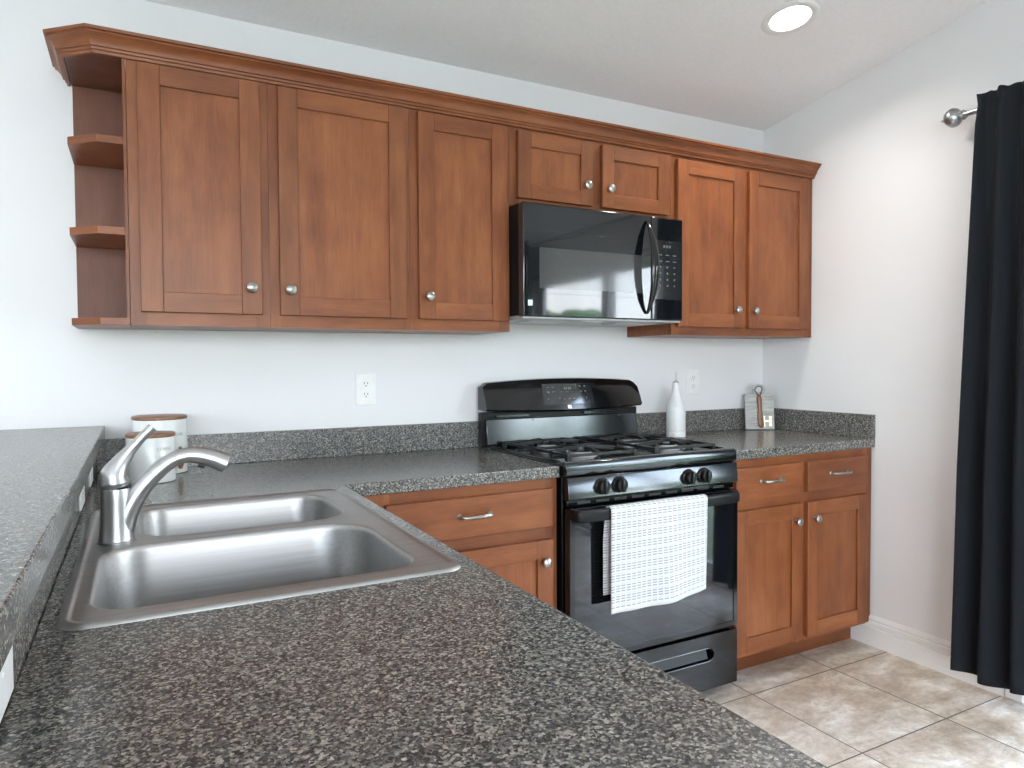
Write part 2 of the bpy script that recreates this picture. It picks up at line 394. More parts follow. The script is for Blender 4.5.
def interp(vals, n=6):
    out = []
    for a, b_ in zip(vals, vals[1:]): out += [a+(b_-a)*k/n for k in range(n)]
    return out + [vals[-1]]
def obj(name, b, m, parent=None, bevel=0.0, kind=None, segs=2, label=None, sharp=35):
    """finish a bmesh (world coordinates) as ONE object, child of parent if given"""
    bmesh.ops.recalc_face_normals(b, faces=b.faces[:])
    me = bpy.data.meshes.new(name)
    if parent is not None: o0 = ORIG[parent.name]
    else:
        xs = [v.co for v in b.verts]
        o0 = Vector(((min(c.x for c in xs)+max(c.x for c in xs))/2, (min(c.y for c in xs)+max(c.y for c in xs))/2, min(c.z for c in xs)))
    if name in ('floor', 'countertop', 'bar_top'): o0 = Vector((0, 0, 0)) if parent is None else o0
    for v in b.verts: v.co -= o0
    b.to_mesh(me); b.free()
    try: me.set_sharp_from_angle(angle=math.radians(sharp))
    except Exception: pass
    o = bpy.data.objects.new(name, me); COL.objects.link(o); me.materials.append(M[m] if isinstance(m, str) else m)
    if parent is not None: o.parent = parent
    else: o.location = o0
    ORIG[o.name] = o0.copy()
    if bevel:
        md = o.modifiers.new('bevel', 'BEVEL'); md.width = bevel; md.segments = segs; md.limit_method = 'ANGLE'; md.angle_limit = math.radians(40)
    if kind: o['kind'] = kind
    if label: o['label'] = label
    return o
def thing(name, label, cat, loc, group=None):
    o = bpy.data.objects.new(name, None); COL.objects.link(o); o.location = loc; o.empty_display_size = 0.05
    ORIG[o.name] = Vector(loc); o['label'] = label; o['category'] = cat
    if group: o['group'] = group
    return o
def tag(o, label, cat, group=None):
    o['label'] = label; o['category'] = cat
    if group: o['group'] = group
    return o
def cells(b, us, vs, keep, w0, w1, plane='xy'):
    """manifold slab made of the kept cells of a grid (wall with openings, L-shaped top, top with a hole)"""
    V = {}
    def vert(i, j, k):
        if (i, j, k) not in V:
            u, v, w = us[i], vs[j], (w0, w1)[k]
            V[(i, j, k)] = b.verts.new({'xy': (u, v, w), 'yz': (w, u, v), 'xz': (u, w, v)}[plane])
        return V[(i, j, k)]
    K = {(i, j) for i in range(len(us)-1) for j in range(len(vs)-1) if keep((us[i]+us[i+1])/2, (vs[j]+vs[j+1])/2)}
    fs = []
    for i, j in K:
        for k in (0, 1): fs.append(b.faces.new([vert(i, j, k), vert(i+1, j, k), vert(i+1, j+1, k), vert(i, j+1, k)]))
        for di, dj, e in ((-1, 0, ((i, j), (i, j+1))), (1, 0, ((i+1, j), (i+1, j+1))), (0, -1, ((i, j), (i+1, j))), (0, 1, ((i, j+1), (i+1, j+1)))):
            if (i+di, j+dj) not in K:
                fs.append(b.faces.new([vert(*e[0], 0), vert(*e[1], 0), vert(*e[1], 1), vert(*e[0], 1)]))
    for f in fs: f.normal_update()
    paint(b, fs)

# ------------------------------------------------------------------ the setting
b = B(); box(b, XL-0.2, XR+0.2, YB-0.2, 0.2, -0.12, 0.0); obj('floor', b, 'tile', kind='structure')
b = B(); box(b, XL-0.2, XR+0.2, 0.0, 0.15, 0.0, 2.50); obj('wall_back', b, 'wall', kind='structure')
b = B(); cells(b, [YB, DOOR[0], DOOR[1], 0.0], [0.0, DOOR[3], 3.6], lambda y, z: not (DOOR[0] < y < DOOR[1] and z < DOOR[3]), XR, XR+0.15, 'yz')
obj('wall_right', b, 'wall', kind='structure')
b = B(); cells(b, [YB, LEFT[0], LEFT[1], 0.0], [0.0, LEFT[2], LEFT[3], 3.6], lambda y, z: not (LEFT[0] < y < LEFT[1] and LEFT[2] < z < LEFT[3]), XL-0.15, XL, 'yz')
obj('wall_left', b, 'wall', kind='structure')
us = [XL, REAR[0][0], REAR[0][1], REAR[1][0], REAR[1][1], XR]; vs = [0, REAR[0][2], REAR[0][3], 3.6]
b = B(); cells(b, us, vs, lambda x, z: not any(a[0] < x < a[1] and a[2] < z < a[3] for a in REAR), YB-0.15, YB, 'xz')
obj('wall_rear', b, 'wall', kind='structure')
# sloping ceiling with a round cut for the recessed light
LX, LY, LR = 0.950, -0.716, 0.088
def zc(y): return 2.428 - CS*y
b = B()
def ring_pt(x, y, up=0.0): return Vector((x, y, zc(y)+up))
hole = []
nseg = 48
x0, x1, y0, y1 = LX-0.3, LX+0.3, LY-0.3, LY+0.3
sq = []
for k in range(nseg):
    a = 2*PI*k/nseg; c, s = math.cos(a), math.sin(a); t = 0.3/max(abs(c), abs(s))
    sq.append((LX+c*t, LY+s*t)); hole.append((LX+c*LR, LY+s*LR))
loft(b, [[ring_pt(*p) for p in hole], [ring_pt(*p) for p in sq]], False, False, smooth=False)
loft(b, [[ring_pt(*p) for p in hole], [ring_pt(p[0], p[1], 0.10) for p in hole]], False, False)
for (a0, a1, c0, c1) in ((XL-.2, x0, YB-.2, 0.15), (x1, XR+.2, YB-.2, 0.15), (x0, x1, YB-.2, y0), (x0, x1, y1, 0.15)):
    f = b.faces.new([b.verts.new(ring_pt(*p)) for p in ((a0, c0), (a1, c0), (a1, c1), (a0, c1))]); paint(b, [f])
f = b.faces.new([b.verts.new(ring_pt(p[0], p[1], 0.20)) for p in ((XL-.2, YB-.2), (XR+.2, YB-.2), (XR+.2, .15), (XL-.2, .15))]); paint(b, [f])
obj('ceiling', b, 'ceiling', kind='structure')

def moulding_y(b, x, y0, y1, prof):
    """profile (depth into the room, z) swept along Y on the right wall plane x"""
    loft(b, [[Vector((x-d, y, z)) for d, z in prof] for y in (y0, y1)], True, True, smooth=False)
bp_prof = [(0, 0), (0.018, 0), (0.018, 0.078), (0.0105, 0.080), (0.0105, 0.086), (0.0145, 0.089), (0.0145, 0.104), (0.0080, 0.107), (0.0080, 0.112), (0.0105, 0.115), (0.0060, 0.128), (0.003, 0.132), (0, 0.132)]
b = B(); moulding_y(b, XR, DOOR[1]+0.062, -0.530, bp_prof); obj('baseboard_right', b, 'trim', kind='structure')
b = B(); moulding_y(b, XR, YB, DOOR[0]-0.062, bp_prof); obj('baseboard_rear', b, 'trim', kind='structure')
# door casing round the sliding door
b = B()
box(b, XR-0.018, XR, DOOR[1], DOOR[1]+0.060, 0, DOOR[3]+0.06); box(b, XR-0.018, XR, DOOR[0]-0.060, DOOR[0], 0, DOOR[3]+0.06)
box(b, XR-0.018, XR, DOOR[0], DOOR[1], DOOR[3], DOOR[3]+0.06)
obj('trim_1', b, 'trim', kind='structure', bevel=0.003)
def sash(b, u0, u1, z0, z1, w0, w1, t, plane):
    for (a0, a1, c0, c1) in ((u0, u0+t, z0, z1), (u1-t, u1, z0, z1), (u0+t, u1-t, z0, z0+t), (u0+t, u1-t, z1-t, z1)):
        if plane == 'yz': box(b, w0, w1, a0, a1, c0, c1)
        else: box(b, a0, a1, w0, w1, c0, c1)
b = B(); ym = (DOOR[0]+DOOR[1])/2
sash(b, DOOR[0], DOOR[1], 0.0, DOOR[3], XR+0.02, XR+0.13, 0.03, 'yz')
sash(b, ym-0.03, DOOR[1]-0.03, 0.03, DOOR[3]-0.03, XR+0.035, XR+0.07, 0.07, 'yz')
sash(b, DOOR[0]+0.03, ym+0.03, 0.03, DOOR[3]-0.03, XR+0.08, XR+0.115, 0.07, 'yz')
d1 = obj('door_1', b, 'trim', kind='structure', bevel=0.002)
b = B(); box(b, XR+0.05, XR+0.056, ym+0.03, DOOR[1]-0.09, 0.09, DOOR[3]-0.09); box(b, XR+0.095, XR+0.101, DOOR[0]+0.09, ym-0.03, 0.09, DOOR[3]-0.09)
g = obj('pane', b, 'glass', d1)
for i, a in enumerate(REAR):
    b = B(); sash(b, a[0], a[1], a[2], a[3], YB-0.13, YB-0.03, 0.045, 'xz')
    xm = (a[0]+a[1])/2; box(b, xm-0.02, xm+0.02, YB-0.10, YB-0.05, a[2]+0.045, a[3]-0.045)
    w = obj('window_%d' % (i+1), b, 'trim', kind='structure', bevel=0.002)
    b = B(); box(b, a[0]+0.045, xm-0.02, YB-0.08, YB-0.074, a[2]+0.045, a[3]-0.045); box(b, xm+0.02, a[1]-0.045, YB-0.08, YB-0.074, a[2]+0.045, a[3]-0.045)
    obj('pane', b, 'glass', w)
b = B(); sash(b, LEFT[0], LEFT[1], LEFT[2], LEFT[3], XL-0.13, XL-0.03, 0.045, 'yz')  # unseen left window, added to brighten that side of the room
for k in (1, 2):
    y = LEFT[0]+(LEFT[1]-LEFT[0])*k/3; box(b, XL-0.10, XL-0.05, y-0.02, y+0.02, LEFT[2]+0.045, LEFT[3]-0.045)
w = obj('window_3', b, 'trim', kind='structure', bevel=0.002)
b = B()
for k in range(3):
    y = LEFT[0]+(LEFT[1]-LEFT[0])*k/3; box(b, XL-0.08, XL-0.074, y+(0.045 if k == 0 else 0.02), y+(LEFT[1]-LEFT[0])/3-(0.045 if k == 2 else 0.02), LEFT[2]+0.045, LEFT[3]-0.045)
obj('pane', b, 'glass', w)
# knee wall that carries the bar top
b = B(); box(b, -1.49, -1.381, -2.85, 0.0, 0.0, 1.017); obj('wall_peninsula', b, 'wall', kind='structure')

# outside: lawn and trees that the glossy fronts mirror
b = B(); cells(b, [-30, XL-0.25, XR+0.25, 34], [-40, YB-0.25, 0.25, 25], lambda x, y: not (XL-0.25 < x < XR+0.25 and YB-0.25 < y < 0.25), -0.25, -0.13, 'xy')
o = obj('lawn', b, 'grass'); o['kind'] = 'stuff'; tag(o, 'green lawn outside beyond the glass door', 'lawn')
b = B(); box(b, XL-0.3, XR+0.3, YB-4.5, YB-0.26, -0.1285, -0.060); o = obj('bounce_slab', b, simple('pale_bounce_concrete', (0.64, 0.61, 0.59), 0.85, noise_amt=0.06, nscale=3), kind='structure')  # unseen pale slab, added to bounce daylight up to the ceiling
def tree(x, y, h, r, label):
    t = thing('garden_tree', label, 'tree', (x, y, -0.13), 'trees in the garden')
    b = B(); tube(b, [(x, y, -0.1290), (x, y, -0.02), (x, y, 0.05), (x+0.05, y, h*0.3), (x, y+0.05, h*0.62)], [0.16, 0.14, 0.13, 0.11, 0.07], 10); obj('trunk', b, 'bark', t)
    b = B()
    for k in range(9):
        c = Vector((x+random.uniform(-r, r)*0.7, y+random.uniform(-r, r)*0.7, h*0.62+random.uniform(-0.35, 0.5)*r)); rr = r*random.uniform(0.45, 0.75)
        s = bmesh.ops.create_icosphere(b, subdivisions=3, radius=1.0)['verts']
        for v in s: v.co = c + v.co*rr*(1+0.35*noise.noise(v.co*2.3+c))
    obj('foliage', b, 'leaf', t)
tree(9.2, -9.4, 2.35, 0.95, 'leafy garden tree seen through the glass door, nearest the house')
tree(5.9, -9.8, 2.2, 0.8, 'leafy garden tree left of the nearest one beyond the glass door')
tree(13.0, -9.6, 2.9, 1.2, 'tallest leafy garden tree beyond the glass door, farther back')

# ------------------------------------------------------------------ joinery builders
def tones(): return random.uniform(0.86, 1.10)
def door_slab(b, x0, x1, z0, z1, yf, th=0.019, rail=0.058, kind='door', hf=0.0):
    """shaker door facing -Y, front plane yf"""
    yb = yf+th
    if kind == 'drawer':
        box(b, x0, x1, yf, yb, z0, z1, 0, tones()); return
    box(b, x0, x0+rail, yf, yb, z0, z1, 2, tones(), random.uniform(-.03, .03)); box(b, x1-rail, x1, yf, yb, z0, z1, 2, tones(), random.uniform(-.03, .03))
    box(b, x0+rail, x1-rail, yf, yb, z1-rail, z1, 0, tones()*0.95); box(b, x0+rail, x1-rail, yf, yb, z0, z0+rail, 0, tones()*0.97)
    box(b, x0+rail-0.002, x1-rail+0.002, yf+0.0085, yb-0.002, z0+rail-0.002, z1-rail+0.002, 2, random.uniform(0.95, 1.08))
def knob(x, y, z, parent):
    b = B(); lathe(b, [(0.0001, -0.001), (0.008, -0.001), (0.0065, 0.004), (0.0055, 0.010), (0.008, 0.0145), (0.0145, 0.017), (0.0165, 0.020), (0.0155, 0.0245), (0.010, 0.0285), (0.0001, 0.0300)], (x, y, z), 24, '-y')
    return obj('knob', b, 'nickel', parent)
def pull(x0, x1, y, z, parent):
    xm0, xm1 = x0+0.010, x1-0.010
    b = B(); tube(b, smoothpath([(x0+0.008, y+0.001, z), (x0+0.009, y-0.014, z), (x0+0.018, y-0.025, z), ((x0+x1)/2, y-0.029, z), (x1-0.018, y-0.025, z), (x1-0.009, y-0.014, z), (x1-0.008, y+0.001, z)], 6), [0.0058]*37, 12)
    lathe(b, [(0.0001, 0.0), (0.009, 0.0), (0.0085, 0.003), (0.006, 0.005), (0.0001, 0.005)], (x0+0.008, y, z), 16, '-y')
    lathe(b, [(0.0001, 0.0), (0.009, 0.0), (0.0085, 0.003), (0.006, 0.005), (0.0001, 0.005)], (x1-0.008, y, z), 16, '-y')
    for xx in ((x0+x1)/2-0.018, (x0+x1)/2+0.018):
        lathe(b, [(0.0001, -0.002), (0.0072, -0.002), (0.0078, 0), (0.0072, 0.002), (0.0001, 0.002)], (xx, y-0.0288, z), 14, 'x')
    return obj('handle', b, 'nickel', parent)
YF = -0.3015      # face frame plane of the upper cabinets
def upper(name, x0, x1, z0, z1, doors, label, dz0, dz1, rail=0.058, filler=None):
    """doors = list of (x0, x1, knob x, knob z)"""
    t = thing(name, label, 'cabinet', ((x0+x1)/2, -0.15, z0), 'wall cabinets')
    e = 0.0002
    b = B()
    box(b, x0+e, x0+0.013, YF+0.019, -0.002, z0+0.0, z1, 2, 0.97); box(b, x1-0.013, x1-e, YF+0.019, -0.002, z0+0.0, z1, 2, 0.97)
    box(b, x0+0.013, x1-0.013, YF+0.019, -0.002, z0+0.0003, z0+0.025, 0, 0.95); box(b, x0+0.013, x1-0.013, YF+0.019, -0.002, z1-0.013, z1, 0, 0.95)
    box(b, x0+0.013, x1-0.013, -0.010, -0.002, z0+0.025, z1-0.013, 2, 0.95)
    if filler: box(b, x1-e, filler, YF+0.004, YF+0.019, z0, z1, 2, 0.82)
    obj('cabinet_box', b, 'wood', t, bevel=0.0008)
    b = B()
    st = 0.042
    box(b, x0+e, x0+st, YF, YF+0.019, z0, z1, 2, tones()); box(b, x1-st, x1-e, YF, YF+0.019, z0, z1, 2, tones())
    box(b, x0+st, x1-st, YF, YF+0.019, z1-st, z1, 0, tones()); box(b, x0+st, x1-st, YF, YF+0.019, z0, z0+st, 0, tones())
    if len(doors) == 2:
        xm = (doors[0][1]+doors[1][0])/2; box(b, xm-0.030, xm+0.030, YF, YF+0.019, z0+st, z1-st, 2, tones())
    obj('face_frame', b, 'wood', t)
    for dx0, dx1, kx, kz in doors:
        b = B(); door_slab(b, dx0, dx1, dz0, dz1, F, rail=rail); d = obj('door', b, 'wood', t, bevel=0.0016)
        knob(kx, F, kz, d)
    return t
UB, UT = 1.368, 2.120
upper('wall_cabinet', -1.2545, -0.8735, UB, UT, [(-1.228, -0.899, -0.930, 1.486)], 'single-door wall cabinet beside the open corner shelves', 1.406, 2.110)
upper('wall_cabinet', -0.8730, -0.4160, UB, UT, [(-0.845, -0.434, -0.816, 1.484)], 'widest single-door wall cabinet, with its round knob at the lower left', 1.406, 2.110)
upper('wall_cabinet', -0.4155, -0.0325, UB, UT, [(-0.388, -0.052, -0.356, 1.482)], 'single-door wall cabinet directly left of the black microwave', 1.406, 2.108)
upper('wall_cabinet', -0.0320, 0.7315, 1.829, UT, [(-0.003, 0.326, 0.292, 1.932), (0.371, 0.704, 0.400, 1.930)], 'short two-door wall cabinet mounted above the black microwave', 1.858, 2.102, rail=0.055)
upper('wall_cabinet', 0.7320, 1.5720, UB, UT, [(0.754, 1.130, 1.082, 1.480), (1.164, 1.545, 1.190, 1.479)], 'tall two-door wall cabinet between the microwave and the right wall', 1.402, 2.098, filler=1.5985)

# open angled shelf unit at the left end
t = thing('corner_shelf_unit', 'open wooden shelf unit with angled corner at the left end of the wall cabinets', 'shelf', (-1.33, -0.15, UB))
plan = [(-1.403, -0.002), (-1.403, -0.232), (-1.330, -0.3015), (-1.2555, -0.3015), (-1.2555, -0.002)]
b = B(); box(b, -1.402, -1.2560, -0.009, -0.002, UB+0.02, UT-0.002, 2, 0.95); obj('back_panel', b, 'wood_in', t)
b = B(); box(b, -1.2640, -1.2558, -0.3012, -0.009, UB+0.02, UT-0.002, 2, 0.95); obj('side_panel', b, 'wood', t)
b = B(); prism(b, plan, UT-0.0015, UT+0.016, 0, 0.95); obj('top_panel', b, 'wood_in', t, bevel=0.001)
b = B(); prism(b, plan, UB, UB+0.020, 0, 1.0); obj('bottom_panel', b, 'wood', t, bevel=0.001)
for z in (1.622, 1.876):
    b = B(); prism(b, [(-1.403, -0.010), (-1.403, -0.232), (-1.330, -0.3015), (-1.2645, -0.3015), (-1.2645, -0.010)], z, z+0.022, 0, 1.0); obj('shelf', b, 'wood', t, bevel=0.001)

# crown moulding following the cabinet tops
prof = [(0.000, 0.000), (0.008, 0.000), (0.009, 0.008), (0.013, 0.010), (0.014, 0.016), (0.019, 0.0175), (0.021, 0.025), (0.026, 0.034), (0.033, 0.042), (0.039, 0.0455), (0.039, 0.0505), (0.045, 0.0525), (0.046, 0.0605), (0.000, 0.0605)]
path = [(-1.407, -0.002), (-1.407, -0.233), (-1.331, -0.3025), (1.5985, -0.3025)]
def offset_path(path, d):
    out = []
    for i, p in enumerate(path):
        p = Vector(p); ns = []
        if i > 0: e = (p-Vector(path[i-1])).normalized(); ns.append(Vector((e.y, -e.x)))
        if i < len(path)-1: e = (Vector(path[i+1])-p).normalized(); ns.append(Vector((e.y, -e.x)))
        if len(ns) == 2:
            m = (ns[0]+ns[1]).normalized(); out.append(p + m*(d/m.dot(ns[0])))
        else: out.append(p + ns[0]*d)
    return out
b = B(); z0 = UT-0.0025
offs = [offset_path(path, -(-d)) for d, z in prof]
rings = [[Vector((offs[j][i].x, offs[j][i].y, z0-0.0015+prof[j][1])) for j in range(len(prof))] for i in range(len(path))]
fs = loft(b, rings, True, True, smooth=False)
uvl = b.loops.layers.uv['UVMap']; tnl = b.loops.layers.float_color['tone']
for f in b.faces:
    for l in f.loops: l[uvl].uv = (l.vert.co.z*1.3 + l.vert.co.y*0.5, l.vert.co.x); l[tnl] = (0.93, 0.93, 0.93, 1)
o = obj('crown_moulding', b, 'wood'); tag(o, 'stained wood crown moulding running along the tops of the wall cabinets', 'moulding')

# ------------------------------------------------------------------ base cabinets
BF, BD = -0.6175, -0.6365     # face frame plane, door front plane
def base(x0, x1, fronts, label, stiles, filler=None, kick=(None, None), name='base_cabinet'):
    t = thing(name, label, 'cabinet', ((x0+x1)/2, -0.3, 0), 'base cabinets')
    kx0 = kick[0] if kick[0] is not None else x0; kx1 = kick[1] if kick[1] is not None else x1
    b = B()
    box(b, x0, x0+0.016, BF+0.019, -0.002, 0.100, 0.875, 2, 0.9); box(b, x1-0.016, x1, BF+0.019, -0.002, 0.100, 0.875, 2, 0.9)
    box(b, x0+0.016, x1-0.016, BF+0.019, -0.002, 0.100, 0.116, 0, 0.9); box(b, x0+0.016, x1-0.016, -0.012, -0.002, 0.116, 0.875, 2, 0.9)
    if filler: box(b, x1, filler, BF+0.003, BF+0.022, 0.100, 0.875, 2, 0.80)
    obj('cabinet_box', b, 'wood', t, bevel=0.0008)
    b = B(); box(b, kx0+0.002, kx1-0.002, -0.532, -0.516, 0.0, 0.0995, 0, 0.72); obj('toe_kick', b, 'wood', t)
    b = B()
    for s0, s1 in stiles: box(b, s0, s1, BF, BF+0.019, 0.100, 0.875, 2, tones())
    for (s0, s1), (r0, r1) in zip(stiles, stiles[1:]):
        box(b, s1, r0, BF, BF+0.019, 0.838, 0.875, 0, tones()); box(b, s1, r0, BF, BF+0.019, 0.668, 0.724, 0, tones()*0.95); box(b, s1, r0, BF, BF+0.019, 0.100, 0.138, 0, tones())
    obj('face_frame', b, 'wood', t)
    for fx0, fx1, kx in fronts:
        b = B(); door_slab(b, fx0, fx1, 0.718, 0.843, BD, kind='drawer'); d = obj('drawer', b, 'wood', t, bevel=0.003)
        xm = (fx0+fx1)/2; pull(xm-0.060, xm+0.060, BD, 0.786, d)
        b = B(); door_slab(b, fx0, fx1, 0.119, 0.677, BD, rail=0.060); d = obj('door', b, 'wood', t, bevel=0.0016)
        knob(kx, BD, 0.608, d)
    return t
base(0.7480, 1.5600, [(0.766, 1.134, 1.094), (1.167, 1.542, 1.206)], 'two-drawer, two-door base cabinet between the range and the right wall',
     [(0.748, 0.786), (1.118, 1.184), (1.522, 1.560)], filler=1.5985, kick=(None, 1.5985))
base(-0.7550, -0.0290, [(-0.617, -0.052, -0.088)], 'base cabinet in the inner corner, left of the black range',
     [(-0.755, -0.600), (-0.072, -0.029)])
# peninsula cabinet (open topped so that the sink hangs in it), fronts face +X
t = thing('base_cabinet', 'long base cabinet carrying the sink peninsula', 'cabinet', (-1.05, -1.8, 0), 'base cabinets')
b = B()
box(b, -1.375, -0.779, -2.845, -2.829, 0.100, 0.875, 2, 0.9); box(b, -1.375, -0.779, -0.640, -0.624, 0.100, 0.875, 2, 0.9)
box(b, -1.375, -0.779, -2.829, -0.640, 0.100, 0.116, 1, 0.9); box(b, -1.375, -1.363, -2.829, -0.640, 0.116, 0.875, 2, 0.9)
obj('cabinet_box', b, 'wood', t)
b = B(); box(b, -0.860, -0.844, -2.83, -0.640, 0.0, 0.0995, 1, 0.72); obj('toe_kick', b, 'wood', t)
b = B(); cells(b, [-2.845, -2.80, -2.20, -2.16, -1.53, -1.49, -0.72, -0.640], [0.100, 0.138, 0.668, 0.724, 0.838, 0.875],
      lambda y, z: (y < -2.80 or -2.20 < y < -2.16 or -1.53 < y < -1.49 or y > -0.72) or (z < 0.138 or 0.668 < z < 0.724 or z > 0.838), -0.779, -0.760, 'yz')
obj('face_frame', b, 'wood', t)
def xdoor(y0, y1, z0, z1, name, rail=0.06):
    b = B(); xf = -0.741; xb = -0.7595
    if name == 'drawer': box(b, xb, xf, y0, y1, z0, z1, 1, tones())
    else:
        box(b, xb, xf, y0, y0+rail, z0, z1, 2, tones()); box(b, xb, xf, y1-rail, y1, z0, z1, 2, tones())
        box(b, xb, xf, y0+rail, y1-rail, z0, z0+rail, 1, tones()); box(b, xb, xf, y0+rail, y1-rail, z1-rail, z1, 1, tones())
        box(b, xb, xf-0.0085, y0+rail-0.002, y1-rail+0.002, z0+rail-0.002, z1-rail+0.002, 2, tones())
    return obj(name, b, 'wood', t, bevel=0.002)
for y0, y1 in ((-2.79, -2.21), (-2.15, -1.54), (-1.48, -1.12), (-1.10, -0.73)):
    xdoor(y0, y1, 0.119, 0.677, 'door'); xdoor(y0, y1, 0.718, 0.843, 'drawer')

# ------------------------------------------------------------------ laminate tops
CZ0, CZ = 0.876, 0.914
SX0, SX1, SY0, SY1 = -1.322, -0.786, -1.520, -0.716       # sink cut-out
b = B()
cells(b, [-1.361, SX0, SX1, -0.735, -0.0245], [-2.87, SY0, SY1, -0.632, -0.0005],
      lambda x, y: (x < -0.735 or y > -0.632) and not (SX0 < x < SX1 and SY0 < y < SY1), CZ0, CZ, 'xy')
ct = obj('countertop', b, 'laminate', bevel=0.0035, segs=3)
tag(ct, 'speckled dark laminate countertop wrapping from the sink peninsula to the range', 'countertop')
ORIG[ct.name] = Vector((0, 0, 0))
b = B(); box(b, -1.3605, -0.0245, -0.0205, -0.0005, CZ+0.0003, 1.018); obj('backsplash', b, 'laminate', ct, bevel=0.0015)
b = B(); box(b, -1.3800, -1.3612, -2.85, -0.0005, CZ0, 1.017); obj('side_splash', b, 'laminate', ct)
b = B(); box(b, 0.7430, 1.5995, -0.632, -0.0005, CZ0, CZ)
ct2 = obj('countertop', b, 'laminate', bevel=0.0035, segs=3)
tag(ct2, 'short speckled dark laminate countertop right of the range, ending at the right wall', 'countertop')
ORIG[ct2.name] = Vector((0, 0, 0))
ct2.location = (0, 0, 0)
b = B(); box(b, 0.7430, 1.5790, -0.0205, -0.0005, CZ+0.0003, 1.018); obj('backsplash', b, 'laminate', ct2, bevel=0.0015)
b = B(); box(b, 1.5792, 1.5995, -0.632, -0.0005, CZ+0.0003, 1.018); obj('side_splash', b, 'laminate', ct2, bevel=0.0015)
b = B(); box(b, -1.82, -1.336, -2.87, -0.0005, 1.0175, 1.061)
bt = obj('bar_top', b, 'laminate', bevel=0.003, segs=3); tag(bt, 'raised speckled laminate bar top along the far left, above the sink counter', 'countertop')

# ------------------------------------------------------------------ sink
def rrect(x0, x1, y0, y1, r, n=12):
    """rounded rectangle; r = radii at (x1,y1), (x0,y1), (x0,y0), (x1,y0)"""
    pts = []
    for (cx, cy, a0), rr in zip(((x1, y1, 0), (x0, y1, PI/2), (x0, y0, PI), (x1, y0, 3*PI/2)), r):
        sx = -1 if cx == x1 else 1; sy = -1 if cy == y1 else 1
        for k in range(n+1):
            a = a0 + PI/2*k/n; pts.append((cx+sx*rr+rr*math.cos(a), cy+sy*rr+rr*math.sin(a)))
    return pts
t = thing('kitchen_sink', 'double-bowl stainless steel sink set into the peninsula counter', 'sink', (-1.05, -1.12, CZ))
OUT = (-1.340, -0.768, -1.538, -0.698)
def outr(d): return rrect(OUT[0]+d, OUT[1]-d, OUT[2]+d, OUT[3]-d, [0.035-d*0.4]*4)
bowls = [((-1.306, -0.824, -1.489, -1.102), (0.105, 0.085, 0.060, 0.060), 0.165), ((-1.246, -0.828, -1.062, -0.742), (0.075, 0.065, 0.080, 0.085), 0.150)]
b = B()
def R3(pts, z): return [Vector((x, y, z)) for x, y in pts]
rings = [R3(outr(0.0), CZ+0.0005), R3(outr(0.0008), CZ+0.0030), R3(outr(0.004), CZ+0.0058), R3(outr(0.010), CZ+0.0064), R3(outr(0.0125), CZ+0.0058), R3(outr(0.0145), CZ+0.0038), R3(outr(0.018), CZ+0.0036)]
loft(b, rings, False, False)
b.verts.ensure_lookup_table()
outer_last = [v for v in b.verts][-len(rings[-1]):]
loops = [outer_last]
inner_rings = []
for (x0, x1, y0, y1), rr, dep in bowls:
    def br(d): return rrect(x0+d, x1-d, y0+d, y1-d, [max(0.02, q-d) for q in rr])
    zz = CZ+0.0036
    rs = [R3(br(-0.004), zz), R3(br(-0.001), zz+0.0006), R3(br(0.002), zz-0.0002), R3(br(0.005), zz-0.004), R3(br(0.007), zz-0.012), R3(br(0.013), zz-dep+0.04),
          R3(br(0.017), zz-dep+0.018), R3(br(0.027), zz-dep+0.005), R3(br(0.045), zz-dep)]
    k0 = len(b.verts); loft(b, rs, False, True); b.verts.ensure_lookup_table()
    loops.append([b.verts[k0+i] for i in range(len(rs[0]))])
edges = []
for lp in loops:
    for i in range(len(lp)):
        e = b.edges.get((lp[i], lp[(i+1) % len(lp)])) or b.edges.new((lp[i], lp[(i+1) % len(lp)])); edges.append(e)
r = bmesh.ops.triangle_fill(b, use_beauty=True, use_dissolve=False, edges=edges, normal=(0, 0, 1))
sb = obj('sink_body', b, 'sink', t, sharp=50)
for (x0, x1, y0, y1), rr, dep in bowls:
    b = B(); c = ((x0+x1)/2, (y0+y1)/2, CZ+0.0036-dep)
    lathe(b, [(0.0001, 0.002), (0.026, 0.002), (0.032, 0.0035), (0.042, 0.003), (0.044, 0.0006), (0.0001, 0.0006)], c, 32); obj('drain', b, 'nickel', t)

# ------------------------------------------------------------------ faucet
fx, fy, fz = -1.281, -1.055, CZ+0.0040
t = thing('kitchen_faucet', 'satin metal single-lever faucet with arched pull-out spout behind the sink bowls', 'faucet', (fx, fy, fz))
b = B(); lathe(b, [(0.0001, 0), (0.0330, 0), (0.0330, 0.0025), (0.0305, 0.0040), (0.0300, 0.006), (0.0282, 0.030), (0.0268, 0.055), (0.0264, 0.078), (0.0268, 0.098), (0.0262, 0.1015), (0.0001, 0.1015)], (fx, fy, fz), 40)
obj('faucet_body', b, 'faucet', t)
sp = smoothpath([(fx+0.004, fy, 0.930), (fx+0.016, fy, 0.972), (fx+0.035, fy, 1.006), (fx+0.062, fy, 1.038), (fx+0.094, fy, 1.064), (fx+0.126, fy, 1.074), (fx+0.162, fy, 1.068), (fx+0.196, fy, 1.053)], 6)
sr = interp([0.0245, 0.0230, 0.0200, 0.0165, 0.0145, 0.0145, 0.0165, 0.0195], 6)
b = B(); tube(b, sp[:20], sr[:20], 24); obj('spout', b, 'faucet', t)
b = B(); tube(b, sp[19:], [q+0.0006 for q in sr[19:]], 24); hd = obj('spray_head', b, 'faucet', t)
